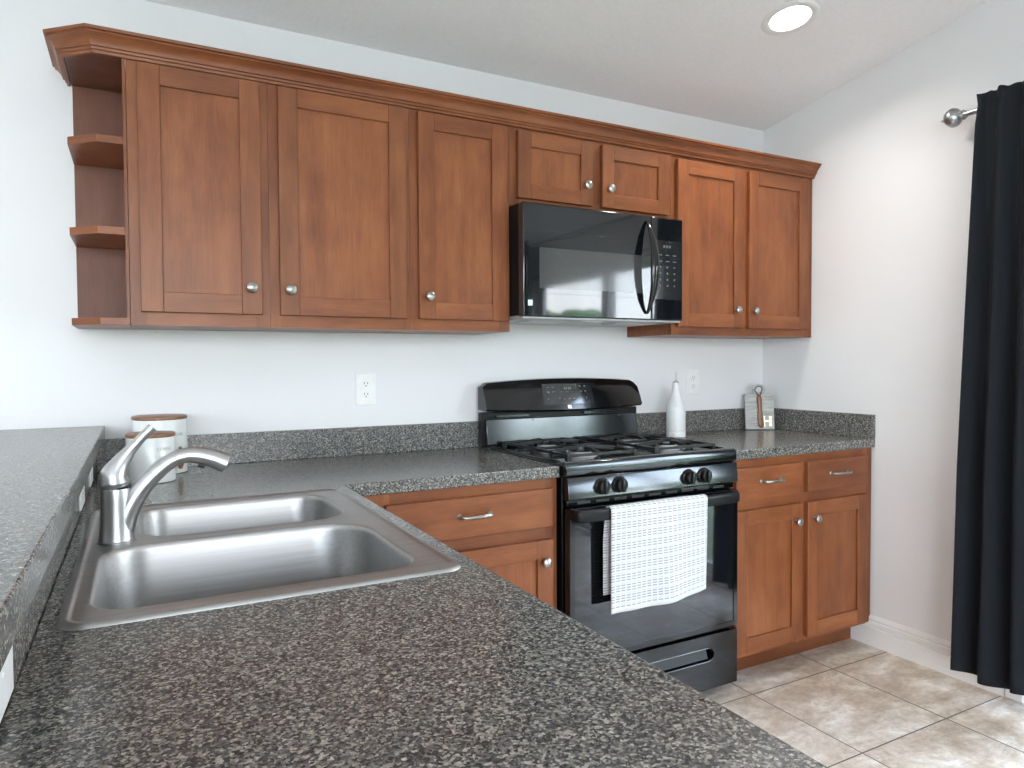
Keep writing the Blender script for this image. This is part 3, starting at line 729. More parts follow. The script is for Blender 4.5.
b = B(); e = sp[-1]; d = (sp[-1]-sp[-2]).normalized(); tube(b, [e-d*0.001, e+d*0.0015], [0.0155, 0.0155], 24); obj('aerator', b, 'satinblack', hd)
b = B(); q = sp[34]; tube(b, [q+Vector((-0.006, 0, -0.0165)), q+Vector((0.006, 0, -0.0205))], [0.006, 0.006], 12); obj('spray_button', b, 'satinblack', hd)
hp = smoothpath([(fx-0.001, fy, 1.0205), (fx-0.003, fy, 1.030), (fx-0.002, fy, 1.046), (fx+0.009, fy, 1.068), (fx+0.025, fy, 1.090), (fx+0.044, fy, 1.112), (fx+0.064, fy, 1.133)], 6)
hr = interp([0.0240, 0.0268, 0.0235, 0.0160, 0.0108, 0.0086, 0.0092], 6); hf = interp([1, 1, 1, 1.0, 1.0, 1.1, 1.15], 6)
b = B(); tube(b, hp, hr, 24, hf, up=(0, 1, 0))
b.verts.ensure_lookup_table(); obj('lever_handle', b, 'faucet', t)
b = B(); lathe(b, [(0.0001, 0.101), (0.0235, 0.101), (0.0235, 0.1045), (0.0001, 0.1045)], (fx, fy, fz), 30); obj('seal_ring', b, 'satinblack', t)

# ------------------------------------------------------------------ canisters
def letters(txt, size, mapf, parent, name='lettering', m='ink', depth=0.0003, align='CENTER'):
    cu = bpy.data.curves.new('t', 'FONT'); cu.body = txt; cu.size = size; cu.align_x = align; cu.extrude = 0.0; cu.resolution_u = 3
    to = bpy.data.objects.new('t', cu); COL.objects.link(to)
    dg = bpy.context.evaluated_depsgraph_get(); me = bpy.data.meshes.new_from_object(to.evaluated_get(dg))
    bpy.data.objects.remove(to); bpy.data.curves.remove(cu)
    b = B(); b.from_mesh(me); bpy.data.meshes.remove(me)
    bmesh.ops.triangulate(b, faces=b.faces[:])
    r = bmesh.ops.extrude_face_region(b, geom=b.faces[:])
    for v in r['geom']:
        if isinstance(v, bmesh.types.BMVert): v.co.z += depth
    for v in b.verts: v.co = mapf(v.co.x, v.co.y, v.co.z)
    return obj(name, b, m, parent)
def canister(x, y, r, h, txt, ang, label, scoop=None):
    t = thing('canister', label, 'canister', (x, y, CZ), 'white ceramic canisters with wooden lids')
    b = B(); lathe(b, [(0.0001, 0), (r-0.005, 0), (r-0.001, 0.002), (r, 0.006), (r, h-0.014), (r-0.0015, h-0.0115), (r-0.004, h-0.0115), (r-0.004, h-0.03), (0.0001, h-0.03)], (x, y, CZ+0.0004), 56); obj('jar', b, 'ceramic', t)
    b = B(); lathe(b, [(0.0001, h-0.0112), (r-0.001, h-0.0112), (r+0.001, h-0.008), (r+0.0005, h-0.002), (r-0.003, h), (0.0001, h)], (x, y, CZ+0.0004), 56)
    for v in b.verts: v.co = v.co
    obj('lid', b, 'walnut', t)
    def mp(u, v, w):
        a = ang + u/r; return Vector((x+(r+0.0002+w)*math.cos(a), y+(r+0.0002+w)*math.sin(a), CZ+h*0.66+v))
    letters(txt, 0.0135, mp, t)
    if scoop is not None:
        a = scoop; c = Vector((x+(r+0.006)*math.cos(a), y+(r+0.006)*math.sin(a), 0)); rad = Vector((math.cos(a), math.sin(a), 0))
        b = B(); tube(b, smoothpath([c+Vector((0, 0, CZ+0.016)), c+Vector((0, 0, CZ+0.030)), c+Vector((0, 0, CZ+0.050)), c+Vector((0, 0, CZ+0.085))], 4), interp([0.006, 0.011, 0.009, 0.0045], 4), 14, 0.5, up=rad)
        obj('scoop', b, 'walnut', t)
canister(-1.2105, -0.286, 0.0650, 0.142, 'COFFEE', math.radians(-58), 'shorter white ceramic canister with a wooden lid, in front of the tall one')
canister(-1.1820, -0.108, 0.0790, 0.180, 'SUGAR', math.radians(-54), 'taller white ceramic canister with a wooden lid, against the backsplash', scoop=math.radians(-50))

# ------------------------------------------------------------------ oil bottle
bx, by = 0.905, -0.135
t = thing('oil_bottle', 'white ceramic oil bottle with metal pour spout right of the range', 'bottle', (bx, by, CZ))
b = B(); lathe(b, [(0.0001, 0), (0.040, 0), (0.0425, 0.003), (0.0425, 0.022), (0.0418, 0.024), (0.0425, 0.026), (0.043, 0.132), (0.0422, 0.138), (0.0390, 0.144), (0.034, 0.156), (0.0265, 0.178), (0.0185, 0.205), (0.0150, 0.228), (0.0145, 0.238), (0.0165, 0.240), (0.0165, 0.2445), (0.0001, 0.2445)], (bx, by, CZ+0.0003), 48)
obj('bottle_body', b, 'bottle', t)
b = B()
for k in range(26):
    a = 2*PI*k/26
    for zz in (0.012, 0.030):
        c = Vector((bx+0.0428*math.cos(a), by+0.0428*math.sin(a), CZ+zz+0.004*math.sin(k*2.1)))
        s = bmesh.ops.create_icosphere(b, subdivisions=1, radius=0.0020)['verts']
        for v in s: v.co += c
obj('raised_dots', b, 'ink', t)
b = B(); lathe(b, [(0.0001, 0.2445), (0.012, 0.2445), (0.012, 0.250), (0.005, 0.254), (0.0035, 0.262), (0.0032, 0.292), (0.0022, 0.296), (0.0001, 0.296)], (bx, by, CZ+0.0003), 20); obj('pour_spout', b, 'pewter', t)

# ------------------------------------------------------------------ cutting board with hanging spreader
p0, p1 = Vector((1.418, -0.064, CZ+0.003)), Vector((1.538, -0.136, CZ+0.003))
ux = (p1-p0).normalized(); nrm = Vector((ux.y, -ux.x, 0))     # faces the camera (towards -Y)
if nrm.y > 0: nrm = -nrm
lean = math.radians(7); uz = (Vector((0, 0, 1))*math.cos(lean) - nrm*math.sin(lean)).normalized(); nn = ux.cross(uz)
if nn.dot(nrm) < 0: nn = -nn
Wd = (p1-p0).length
def bd(u, v, w=0.0): return p0 + ux*u + uz*v + nn*w
def flat_shape(b, outer, th, holes=()):
    """extruded 2-D outline with holes in board coordinates; front at w=0, back at -th"""
    es = []; allv = []
    for lp in [outer]+list(holes):
        vs_ = [b.verts.new((u, v, 0)) for u, v in lp]; allv += vs_
        for i in range(len(vs_)): es.append(b.edges.new((vs_[i], vs_[(i+1) % len(vs_)])))
    bmesh.ops.triangle_fill(b, use_beauty=True, edges=es, normal=(0, 0, 1))
    r = bmesh.ops.extrude_face_region(b, geom=b.faces[:])
    for v in r['geom']:
        if isinstance(v, bmesh.types.BMVert): v.co.z -= th
t = thing('cutting_board', 'small grey-washed cutting board with gold letter leaning in the counter corner', 'cutting board', tuple((p0+p1)/2))
H = 0.178
outl = rrect(0, Wd, 0, H, [0.012, 0.012, 0.006, 0.006], 5)
# lug with a hole on the top edge
cxl, czl, rl = Wd*0.5, H+0.020, 0.030
top = [(cxl+rl*math.cos(a), czl+rl*math.sin(a)) for a in [math.radians(-42+264*k/20) for k in range(21)]]
out2 = outl[:6] + top + outl[6:]
b = B(); hole_ = [(cxl+0.019*math.cos(-2*PI*k/16), czl+0.004+0.015*math.sin(-2*PI*k/16)) for k in range(16)]
flat_shape(b, out2, 0.014, [hole_])
for v in b.verts: v.co = bd(v.co.x, v.co.y, v.co.z)
obj('board', b, 'board', t, bevel=0.001)
b = B()
g0 = Wd*0.60
for (a0, a1, c0, c1) in ((g0, g0+0.008, 0.018, 0.060), (g0+0.026, g0+0.034, 0.018, 0.060), (g0+0.008, g0+0.026, 0.036, 0.042), (g0-0.003, g0+0.011, 0.018, 0.021), (g0-0.003, g0+0.011, 0.057, 0.060), (g0+0.023, g0+0.037, 0.018, 0.021), (g0+0.023, g0+0.037, 0.057, 0.060)):
    vv = box(b, g0+(a0-g0)*1.2, g0+(a1-g0)*1.2, 0.016+(c0-0.018)*1.2, 0.016+(c1-0.018)*1.2, 0.0002, 0.0022)
    for v in vv: v.co = bd(v.co.x, v.co.y, v.co.z)
obj('letter', b, 'gold', t, label='gold letter H')
b = B()
shp = smoothpath([bd(cxl+0.004, 0.008, 0.007), bd(cxl+0.003, 0.022, 0.008), bd(cxl+0.001, 0.055, 0.008), bd(cxl, 0.095, 0.008), bd(cxl-0.002, 0.150, 0.008), bd(cxl-0.002, 0.168, 0.008)], 5)
tube(b, shp, interp([0.006, 0.0150, 0.0145, 0.0100, 0.0135, 0.0070], 5), 14, 0.34, up=tuple(nn))
o = obj('wooden_spreader', b, 'walnut'); tag(o, 'small brown wooden spreader hanging in front of the grey cutting board', 'spreader')
b = B(); tube(b, smoothpath([bd(cxl-0.002, 0.163, 0.011), bd(cxl-0.018, 0.186, 0.004), bd(cxl-0.022, 0.196, 0.003), bd(cxl-0.010, 0.212, 0.003), bd(cxl+0.006, 0.213, 0.004), bd(cxl+0.012, 0.196, 0.006), bd(cxl-0.002, 0.163, 0.012)], 5), 0.0022, 8)
obj('cord', b, 'cord', o)

# ------------------------------------------------------------------ range
RX0, RX1 = -0.013, 0.738
t = thing('gas_range', 'black freestanding gas range with four burners and an oven', 'range', ((RX0+RX1)/2, -0.33, 0.0))
b = B(); box(b, RX0, RX1, -0.625, -0.030, 0.022, 0.876); box(b, RX0+0.03, RX0+0.06, -0.56, -0.53, 0, 0.022); box(b, RX1-0.06, RX1-0.03, -0.56, -0.53, 0, 0.022)
box(b, RX0+0.03, RX0+0.06, -0.10, -0.07, 0, 0.022); box(b, RX1-0.06, RX1-0.03, -0.10, -0.07, 0, 0.022)
obj('range_body', b, 'satinblack', t, bevel=0.002)
# cooktop: shallow pan with raised bull-nose front edge
b = B()
sec = [(-0.655, 0.880), (-0.661, 0.890), (-0.661, 0.914), (-0.654, 0.9245), (-0.640, 0.9280), (-0.625, 0.9270), (-0.612, 0.9200), (-0.598, 0.9170), (-0.110, 0.9170), (-0.100, 0.9250), (-0.100, 0.880)]
loft(b, [[Vector((x, y, z)) for y, z in sec] for x in (RX0-0.004, RX1+0.002)], True, True, smooth=False)
obj('cooktop', b, 'blacksteel', t, bevel=0.002)
b = B(); box(b, RX0+0.018, RX1-0.018, -0.598, -0.112, 0.9172, 0.9185)
obj('burner_pan', b, 'black', t)
for a0, a1 in ((RX0-0.003, RX0+0.012), (RX1-0.012, RX1+0.001)):
    b = B(); box(b, a0, a1, -0.630, -0.100, 0.9172, 0.9255); obj('side_rim', b, 'black', t, bevel=0.003)
# burners
bxs, bys = (0.165, 0.560), (-0.475, -0.235)
for i, xx in enumerate(bxs):
    for j, yy in enumerate(bys):
        r = (0.046, 0.040)[(i+j) % 2]
        b = B(); lathe(b, [(0.0001, 0.0), (r+0.012, 0.0), (r+0.010, 0.004), (r, 0.006), (r-0.002, 0.016), (0.0001, 0.016)], (xx, yy, 0.9186), 30)
        bu = obj('burner', b, 'alu', t)
        b = B(); lathe(b, [(0.0001, 0.0162), (r-0.006, 0.0162), (r-0.003, 0.0185), (r-0.005, 0.0225), (r-0.012, 0.0245), (0.0001, 0.025)], (xx, yy, 0.9186), 30)
        obj('burner_cap', b, 'cap', bu)
def bar(b, p, q, w, h):
    """rectangular iron bar with top at z"""
    p, q = Vector(p), Vector(q); d = (q-p).normalized(); s = Vector((-d.y, d.x, 0)).normalized()*w/2; dn = Vector((0, 0, -h))
    r0 = [p-s, p+s, p+s+dn, p-s+dn]; r1 = [q-s, q+s, q+s+dn, q-s+dn]
    loft(b, [r0, r1], True, True, smooth=False)
zt = 0.9500
for xm, (gx0, gx1) in zip(bxs, ((RX0+0.050, 0.315), (0.410, RX1-0.048))):
    for yy, (gy0, gy1) in zip(bys, ((-0.588, -0.362), (-0.348, -0.122))):
        b = B()
        for p, q in (((gx0, gy0), (gx1, gy0)), ((gx0, gy1), (gx1, gy1)), ((gx0, gy0), (gx0, gy1)), ((gx1, gy0), (gx1, gy1))):
            bar(b, (*p, zt-0.007), (*q, zt-0.007), 0.010, 0.010)
        for c, s, L in ((1, 0, gx1-xm), (-1, 0, xm-gx0), (0, 1, gy1-yy), (0, -1, yy-gy0)):
            bar(b, (xm+c*L, yy+s*L, zt-0.005), (xm+c*0.060, yy+s*0.060, zt+0.004), 0.0095, 0.013)
            bar(b, (xm+c*0.060, yy+s*0.060, zt+0.004), (xm+c*0.022, yy+s*0.022, zt+0.002), 0.0095, 0.012)
            bar(b, (xm+c*L, yy+s*L, zt-0.004), (xm+c*(L-0.004), yy+s*(L-0.004), 0.9190), 0.012, 0.008)
        for cx_ in (gx0, gx1):
            for cy_ in (gy0, gy1): box(b, cx_-0.007, cx_+0.007, cy_-0.007, cy_+0.007, 0.9188, zt-0.006)
        obj('grate', b, 'iron', t, bevel=0.0012)
# control panel and knobs
b = B()
sec = [(-0.640, 0.800), (-0.668, 0.802), (-0.671, 0.806), (-0.664, 0.872), (-0.660, 0.877), (-0.640, 0.878)]
loft(b, [[Vector((x, y, z)) for y, z in sec] for x in (RX0-0.001, RX1)], True, True, smooth=False)
obj('control_panel', b, 'blacksteel', t, bevel=0.002)
for xx in (0.118, 0.190, 0.496, 0.569):
    b = B(); lathe(b, [(0.0001, -0.004), (0.0285, -0.004), (0.0290, 0.001), (0.0270, 0.004), (0.0230, 0.006), (0.0220, 0.020), (0.0200, 0.023), (0.0001, 0.023)], (xx, -0.668, 0.841), 36, '-y')
    vv = box(b, xx-0.0055, xx+0.0055, -0.698, -0.688, 0.818, 0.864)
    k = obj('burner_knob', b, 'satinblack', t, bevel=0.0008)
    b = B(); box(b, xx-0.0008, xx+0.0008, -0.6988, -0.6980, 0.843, 0.863); obj('pointer_mark', b, 'mark', k)
# vent strip above the door
b = B(); box(b, RX0+0.004, RX1-0.004, -0.650, -0.626, 0.779, 0.800)
vs_ = obj('vent_strip', b, 'black', t, bevel=0.002)
b = B()
for k in range(9):
    x = RX0+0.045+k*0.075; box(b, x, x+0.052, -0.6512, -0.6500, 0.785, 0.7935)
obj('vent_slots', b, 'slot', vs_)
# oven door with glass front
b = B(); box(b, RX0+0.001, RX1-0.001, -0.6690, -0.627, 0.258, 0.776)
dr = obj('oven_door', b, 'blackdoor', t, bevel=0.004, segs=3)
b = B(); sash(b, RX0+0.003, RX1-0.003, 0.262, 0.772, -0.6712, -0.6692, 0.018, 'xz'); obj('door_edge_trim', b, 'black', dr)
b = B()
hy, hz = -0.712, 0.757
path_ = smoothpath([(RX0+0.010, -0.668, hz), (RX0+0.012, -0.692, hz), (RX0+0.030, hy+0.004, hz), (0.14, hy-0.001, hz), (0.36, hy-0.003, hz), (0.60, hy-0.001, hz), (RX1-0.056, hy+0.004, hz), (RX1-0.038, -0.700, hz), (RX1-0.036, -0.668, hz)], 6)
rings = []
for i, p in enumerate(path_):
    d = (path_[min(i+1, len(path_)-1)]-path_[max(i-1, 0)]).normalized(); s = Vector((0, 0, 1)); u = d.cross(s)
    ring = []
    for k in range(20):
        a = 2*PI*k/20; ca, sa = math.cos(a), math.sin(a)
        ring.append(p + u*0.0105*math.copysign(abs(ca)**0.6, ca) + s*0.0200*math.copysign(abs(sa)**0.6, sa))
    rings.append(ring)
loft(b, rings, True, True); obj('oven_handle', b, 'satinblack', dr)
# storage drawer with scooped pull
b = B()
dz0, dz1 = 0.046, 0.247; y_f = -0.669
hx0, hx1, hz0, hz1 = 0.105, 0.622, 0.150, 0.200
def slot_outline(x0, x1, z0, z1, n=10):
    r = (z1-z0)/2; pts = []
    for k in range(n+1): a = -PI/2+PI*k/n; pts.append((x1-0.035+0.035*math.cos(a), (z0+z1)/2+r*math.sin(a)))
    for k in range(n+1): a = PI/2+PI*k/n; pts.append((x0+0.035+0.035*math.cos(a), (z0+z1)/2+r*math.sin(a)))
    return pts
so = slot_outline(hx0, hx1, hz0, hz1)
ov = [b.verts.new((x, y_f, z)) for x, z in ((RX0+0.001, dz0), (RX1-0.001, dz0), (RX1-0.001, dz1), (RX0+0.001, dz1))]
sv = [b.verts.new((x, y_f, z)) for x, z in so]
es = [b.edges.new((ov[i], ov[(i+1) % 4])) for i in range(4)] + [b.edges.new((sv[i], sv[(i+1) % len(sv)])) for i in range(len(sv))]
bmesh.ops.triangle_fill(b, use_beauty=True, edges=es, normal=(0, -1, 0))
bk = [b.verts.new((v.co.x, -0.628, v.co.z)) for v in ov]
for i in range(4): b.faces.new((ov[i], bk[i], bk[(i+1) % 4], ov[(i+1) % 4]))
b.faces.new(bk)
cxm, czm = (hx0+hx1)/2, (hz0+hz1)/2
prev = sv
for s, yy in ((0.99, y_f+0.006), (0.97, y_f+0.022), (0.93, y_f+0.030)):
    nx = [b.verts.new((cxm+(v.co.x-cxm)*(1-(1-s)*0.25), yy, czm+(v.co.z-czm)*s)) for v in sv]
    for i in range(len(sv)): f = b.faces.new((prev[i], prev[(i+1) % len(sv)], nx[(i+1) % len(sv)], nx[i])); f.smooth = True
    prev = nx
b.faces.new(prev)
sd = obj('storage_drawer', b, 'black', t)
b = B(); tube(b, [Vector((x, y_f-0.0005, z)) for x, z in so]+[Vector((so[0][0], y_f-0.0005, so[0][1]))], 0.0022, 8); obj('pull_rim', b, 'blacksteel', sd)
b = B()
c_ = [(cxm+(x-cxm)*0.99, z0_) for x, z0_ in so]
for i in range(14):   # curved glossy scoop floor
    pass
rings = [[Vector((x, y_f+0.026-0.020*((k/8.0-0.5)*2)**2*(-1 if k < 4 else 1)*0.0+0.001*0, hz0+0.004+(hz1-hz0-0.008)*k/8.0)) for x in (hx0+0.02, hx1-0.02)] for k in range(9)]
for k, rg in enumerate(rings):
    for v in rg: v.y = y_f + 0.028 - 0.016*(1-k/8.0)
loft(b, [[rg[0], rg[1]] for rg in rings], False, False, closed=False)
obj('scoop', b, 'satinblack', sd)
# backguard
b = B()
def bg_top(x):  # arched top edge
    u = (x-0.345)/0.385; return 1.190 - 0.016*u*u - 0.020*max(0, abs(u)-0.93)/0.07
nX = 36; xs_ = [RX0-0.020+(RX1-0.002-RX0+0.020)*k/nX for k in range(nX+1)]
rings = []
for x in xs_:
    u = (x-0.352)/0.378; bow = -0.010*(1-u*u); zt = bg_top(x); zb = 1.064 - 0.011*(1-u*u)
    rings.append([Vector((x, -0.028, zb)), Vector((x, -0.098+bow*0.6, zb-0.002)), Vector((x, -0.107+bow, zb+0.006)), Vector((x, -0.092+bow, (zb+zt)/2)), Vector((x, -0.078+bow, zt-0.014)), Vector((x, -0.072+bow*0.6, zt-0.003)), Vector((x, -0.060, zt)), Vector((x, -0.028, zt-0.004))])
loft(b, rings, True, True, smooth=True)
bg = obj('backguard', b, 'black', t, sharp=28)
b = B(); box(b, RX0-0.022, RX1-0.002, -0.066, -0.030, 0.9150, 1.055); obj('backguard_support', b, 'satinblack', t, bevel=0.002)
b = B(); vv = box(b, RX0-0.010, RX1-0.012, -0.080, -0.0665, 0.926, 1.028)
for v in vv:
    if v.co.z < 1.0 and v.co.y < -0.07: v.co.y -= 0.012
lp_ = obj('backguard_lower_panel', b, 'blacksteel', t, bevel=0.003)
for a0, a1 in ((0.02, 0.17), (0.44, 0.60)):
    b = B(); box(b, a0, a1, -0.088, -0.0662, 1.036, 1.044); obj('vent_louvre', b, 'blacksteel', t)
for xx in (0.190, 0.628):
    b = B(); lathe(b, [(0.0001, 0), (0.004, 0), (0.0035, 0.002), (0.0001, 0.0025)], (xx, -0.0805, 1.020), 12, '-y'); obj('screw', b, 'blacksteel', t)
# control display on the backguard
def bgp(x, z, off=0.0):
    u = (x-0.352)/0.378; bow = -0.010*(1-u*u); zt = bg_top(x); zb = 1.064-0.011*(1-u*u); zmid = (zb+zt)/2
    if z < zmid: y = -0.107+bow + (z-zb-0.006)/(zmid-zb-0.006)*0.015
    else: y = -0.092+bow + (z-zmid)/(zt-0.014-zmid)*0.014
    return Vector((x, y-off, z))
def onbg(b, x0, x1, z0, z1, off, th, n=6):
    rr = []
    for k in range(n+1):
        x = x0+(x1-x0)*k/n
        rr.append([bgp(x, z0, off), bgp(x, (z0+z1)/2, off), bgp(x, z1, off), bgp(x, z1, off-th), bgp(x, (z0+z1)/2, off-th), bgp(x, z0, off-th)])
    loft(b, rr, True, True, smooth=False)
b = B(); onbg(b, 0.226, 0.470, 1.080, 1.166, 0.0014, 0.0016); dp = obj('display_bezel', b, 'blacksteel', bg)
b = B(); onbg(b, 0.229, 0.467, 1.0815, 1.1640, 0.0022, 0.0010); dp2 = obj('display_panel', b, 'panelglass', bg)
b = B(); onbg(b, 0.315, 0.385, 1.136, 1.158, 0.0028, 0.0006); obj('clock_display', b, 'clock', bg)
b = B()
for x, z, w, h in ((0.245, 1.150, 0.014, 0.005), (0.270, 1.151, 0.013, 0.003), (0.245, 1.128, 0.013, 0.009), (0.270, 1.130, 0.016, 0.008), (0.247, 1.100, 0.005, 0.010),
                   (0.405, 1.151, 0.010, 0.008), (0.430, 1.151, 0.009, 0.008), (0.407, 1.130, 0.010, 0.008), (0.431, 1.130, 0.009, 0.008), (0.436, 1.102, 0.004, 0.010),
                   (0.302, 1.101, 0.005, 0.012), (0.322, 1.101, 0.010, 0.004), (0.347, 1.101, 0.011, 0.004), (0.370, 1.101, 0.011, 0.005),
                   (0.312, 1.131, 0.010, 0.003), (0.335, 1.131, 0.016, 0.003), (0.366, 1.131, 0.012, 0.003)):
    b = B(); onbg(b, x, x+w, z, z+h*0.7, 0.0032, 0.0006, 1); obj('key', b, 'mark', bg)
b = B()
for x, w in ((0.330, 0.006), (0.339, 0.006), (0.350, 0.006), (0.359, 0.006)): onbg(b, x, x+w, 1.141, 1.152, 0.0034, 0.0004, 1)
obj('clock_digits', b, 'mark', bg)
b = B(); onbg(b, 0.340, 0.358, 1.0625, 1.0770, 0.0016, 0.0016, 1); obj('badge', b, 'badge', bg, label='small silver square badge')

# ------------------------------------------------------------------ towel over the oven handle
t_x0, t_x1 = 0.112, 0.530
b = B(); uvl = b.loops.layers.uv['UVMap']
nx, th = 44, 0.0026
def towel_pt(s, x, side):
    """s = arc length from the front hem: up the front, over the handle, down the back"""
    R_ = 0.0145; Lf = 0.330; top = hz+0.0120; yf = hy-0.0165; yb = hy+0.0150
    u = (x-t_x0)/(t_x1-t_x0)
    Lfx = Lf + 0.012*(1-u) - 0.010*u + 0.008*math.sin(PI*u*1.0)
    arc = PI*R_*1.05
    if s < Lf:
        z = top - (Lf-s)*(Lfx/Lf); drop = (Lf-s)/Lf
        fold = 0.011*math.sin(u*PI*2.2+0.3)*drop + 0.004*math.sin(u*PI*5.5+1.0)*drop
        y = yf - 0.004*drop + fold - 0.012*drop*(1 if u > 0.98 else 0)*0
        xx = x - 0.006*drop*(u-0.2)
    elif s < Lf+arc:
        a = (s-Lf)/arc*PI; z = top + 0.0125*math.sin(a); y = (yf+yb)/2 - (yb-yf)/2*math.cos(a); xx = x
    else:
        q = s-Lf-arc; z = top - q; y = yb; xx = x - 0.010*min(1, q/0.1)
        y += 0.002*math.sin(u*9)*min(1, q/0.1)
    return Vector((xx, y, z))
ss = [0.330*k/30 for k in range(30)] + [0.330 + PI*0.0145*1.05*k/8 for k in range(9)] + [0.330+PI*0.0145*1.05 + 0.285*k/22 for k in range(1, 23)]
grid = [[b.verts.new(towel_pt(s, t_x0+(t_x1-t_x0)*i/nx, 0)) for i in range(nx+1)] for s in ss]
for j in range(len(ss)-1):
    for i in range(nx):
        f = b.faces.new((grid[j][i], grid[j][i+1], grid[j+1][i+1], grid[j+1][i])); f.smooth = True
        for l, (a, c) in zip(f.loops, ((j, i), (j, i+1), (j+1, i+1), (j+1, i))):
            l[uvl].uv = ((t_x1-t_x0)*c/nx, ss[a])
tw = obj('dish_towel', b, 'towel'); tag(tw, 'white and grey woven dish towel draped over the oven handle', 'towel')
md = tw.modifiers.new('solid', 'SOLIDIFY'); md.thickness = 0.0022; md.offset = 0

# ------------------------------------------------------------------ microwave
MX0, MX1, MZ0, MZ1, MY = -0.029, 0.708, 1.415, 1.8265, -0.400
t = thing('microwave', 'black over-the-range microwave under the short wall cabinet', 'microwave', ((MX0+MX1)/2, -0.2, MZ0))
b = B(); box(b, MX0+0.002, MX1-0.002, -0.362, -0.004, MZ0+0.010, MZ1); obj('microwave_case', b, 'satinblack', t, bevel=0.002)
b = B(); box(b, MX0+0.004, MX1-0.004, -0.390, -0.010, MZ0-0.003, MZ0+0.0095)
un_ = obj('underside_panel', b, 'undersheet', t, bevel=0.002)
for k in range(2):
    xx = MX0+0.08+k*0.40; b = B(); box(b, xx, xx+0.20, -0.30, -0.20, MZ0-0.006, MZ0-0.003); obj('grease_filter', b, 'alu', un_)
b = B(); box(b, MX0+0.30, MX0+0.38, -0.35, -0.31, MZ0-0.0045, MZ0-0.003); obj('lamp_cover', b, 'plate', un_)
b = B(); box(b, MX0, 0.5480, MY, -0.3625, MZ0+0.004, MZ1-0.001); md_ = obj('microwave_door', b, 'blackdoor', t, bevel=0.005, segs=3)
b = B(); box(b, 0.5490, MX1, MY, -0.3625, MZ0+0.004, MZ1-0.001); mc_ = obj('microwave_control_panel', b, 'blackdoor', t, bevel=0.005, segs=3)
b = B(); box(b, -0.014, 0.520, MY-0.0012, MY+0.001, 1.503, 1.728); gl = obj('door_glass', b, 'blackdoor', md_, bevel=0.0005)
b = B(); box(b, 0.037, 0.498, MY-0.0020, MY-0.0013, 1.522, 1.668); obj('door_window', b, 'window', md_)
b = B(); box(b, 0.560, 0.698, MY-0.0012, MY+0.001, 1.503, 1.734); kp = obj('keypad_panel', b, 'panelglass', mc_, bevel=0.0004)
def key(x0, x1, z0, z1):
    b = B(); box(b, x0, x1, MY-0.0018, MY-0.0012, z0, z1); obj('key', b, 'mark', mc_)
for r_ in range(1, 7):
    for c in range(3):
        x = 0.582+c*0.036; z = 1.700-r_*0.0245
        if r_ < 3: key(x, x+0.018, z, z+0.0032)
        else: key(x+0.005, x+0.012, z, z+0.0065)
for x in (0.606, 0.620, 0.634): key(x, x+0.009, 1.706, 1.716)
b = B(); box(b, -0.010, 0.008, MY-0.0010, MY, 1.458, 1.478); obj('badge', b, 'badge', md_, label='small silver square badge')
# bowed handle
b = B(); hxm = 0.522; rings = []
for k in range(25):
    u = k/24*2-1; z = 1.6225+0.180*u; wv = 0.006+0.013*(1-u*u)**1.0; y = MY-0.004-0.052*(1-u*u)**0.85; tk = 0.005+0.004*(1-u*u)
    rings.append([Vector((hxm+wv*math.cos(2*PI*q/16), y-tk*math.sin(2*PI*q/16), z)) for q in range(16)])
loft(b, rings, True, True); obj('microwave_handle', b, 'black', md_)

# ------------------------------------------------------------------ outlets
def outlet(p, ux, nz, label, grp='white duplex outlets', horiz=False, w=0.076, h=0.120, blank=False):
    """p = centre on the wall, ux = across, nz = outward"""
    p, ux, nz = Vector(p), Vector(ux), Vector(nz); up = Vector((0, 0, 1))
    if horiz: ux, up = up, ux
    t = thing('outlet_plate', label, 'outlet', tuple(p), grp)
    def mk(b, u0, u1, v0, v1, w0, w1):
        vv = box(b, u0, u1, v0, v1, w0, w1)
        for q in vv: q.co = p + ux*q.co.x + up*q.co.y + nz*q.co.z
    b = B(); mk(b, -w/2, w/2, -h/2, h/2, 0.0004, 0.0060); obj('cover_plate', b, 'plate', t, bevel=0.0022, segs=3)
    for s in (() if blank else (-1, 1)):
        b = B(); pts = [(0.0165*math.cos(a), 0.0200*s+0.0145*math.sin(a)) for a in [2*PI*k/20 for k in range(20)]]
        pts = [(max(-0.0150, min(0.0150, x)), y) for x, y in pts]
        loft(b, [[p+ux*x+up*y+nz*0.0055 for x, y in pts], [p+ux*x+up*y+nz*0.0075 for x, y in pts]], True, True, smooth=False)
        rc = obj('receptacle', b, 'plate', t)
        b = B(); mk(b, -0.0075, -0.0055, 0.0200*s-0.001, 0.0200*s+0.007, 0.0074, 0.0078); mk(b, 0.0050, 0.0072, 0.0200*s-0.001, 0.0200*s+0.006, 0.0074, 0.0078)
        mk(b, -0.0020, 0.0020, 0.0200*s-0.0095, 0.0200*s-0.0055, 0.0074, 0.0078); obj('slots', b, 'slot', rc)
    b = B(); lathe(b, [(0.0001, 0), (0.003, 0), (0.002, 0.0012), (0.0001, 0.0014)], (0, 0, 0.0058), 12)
    for v in b.verts: v.co = p + ux*v.co.x + up*v.co.y + nz*v.co.z
    obj('screw', b, 'plate', t)
outlet((-0.487, -0.0003, 1.158), (1, 0, 0), (0, -1, 0), 'white duplex outlet on the back wall left of the range')
outlet((1.127, -0.0003, 1.157), (1, 0, 0), (0, -1, 0), 'white duplex outlet on the back wall right of the range, beside the white bottle')
outlet((-1.3612, -0.375, 0.970), (0, 1, 0), (1, 0, 0), 'white outlet on the splash under the bar top, farthest along, near the canisters', horiz=True, w=0.076, h=0.12)
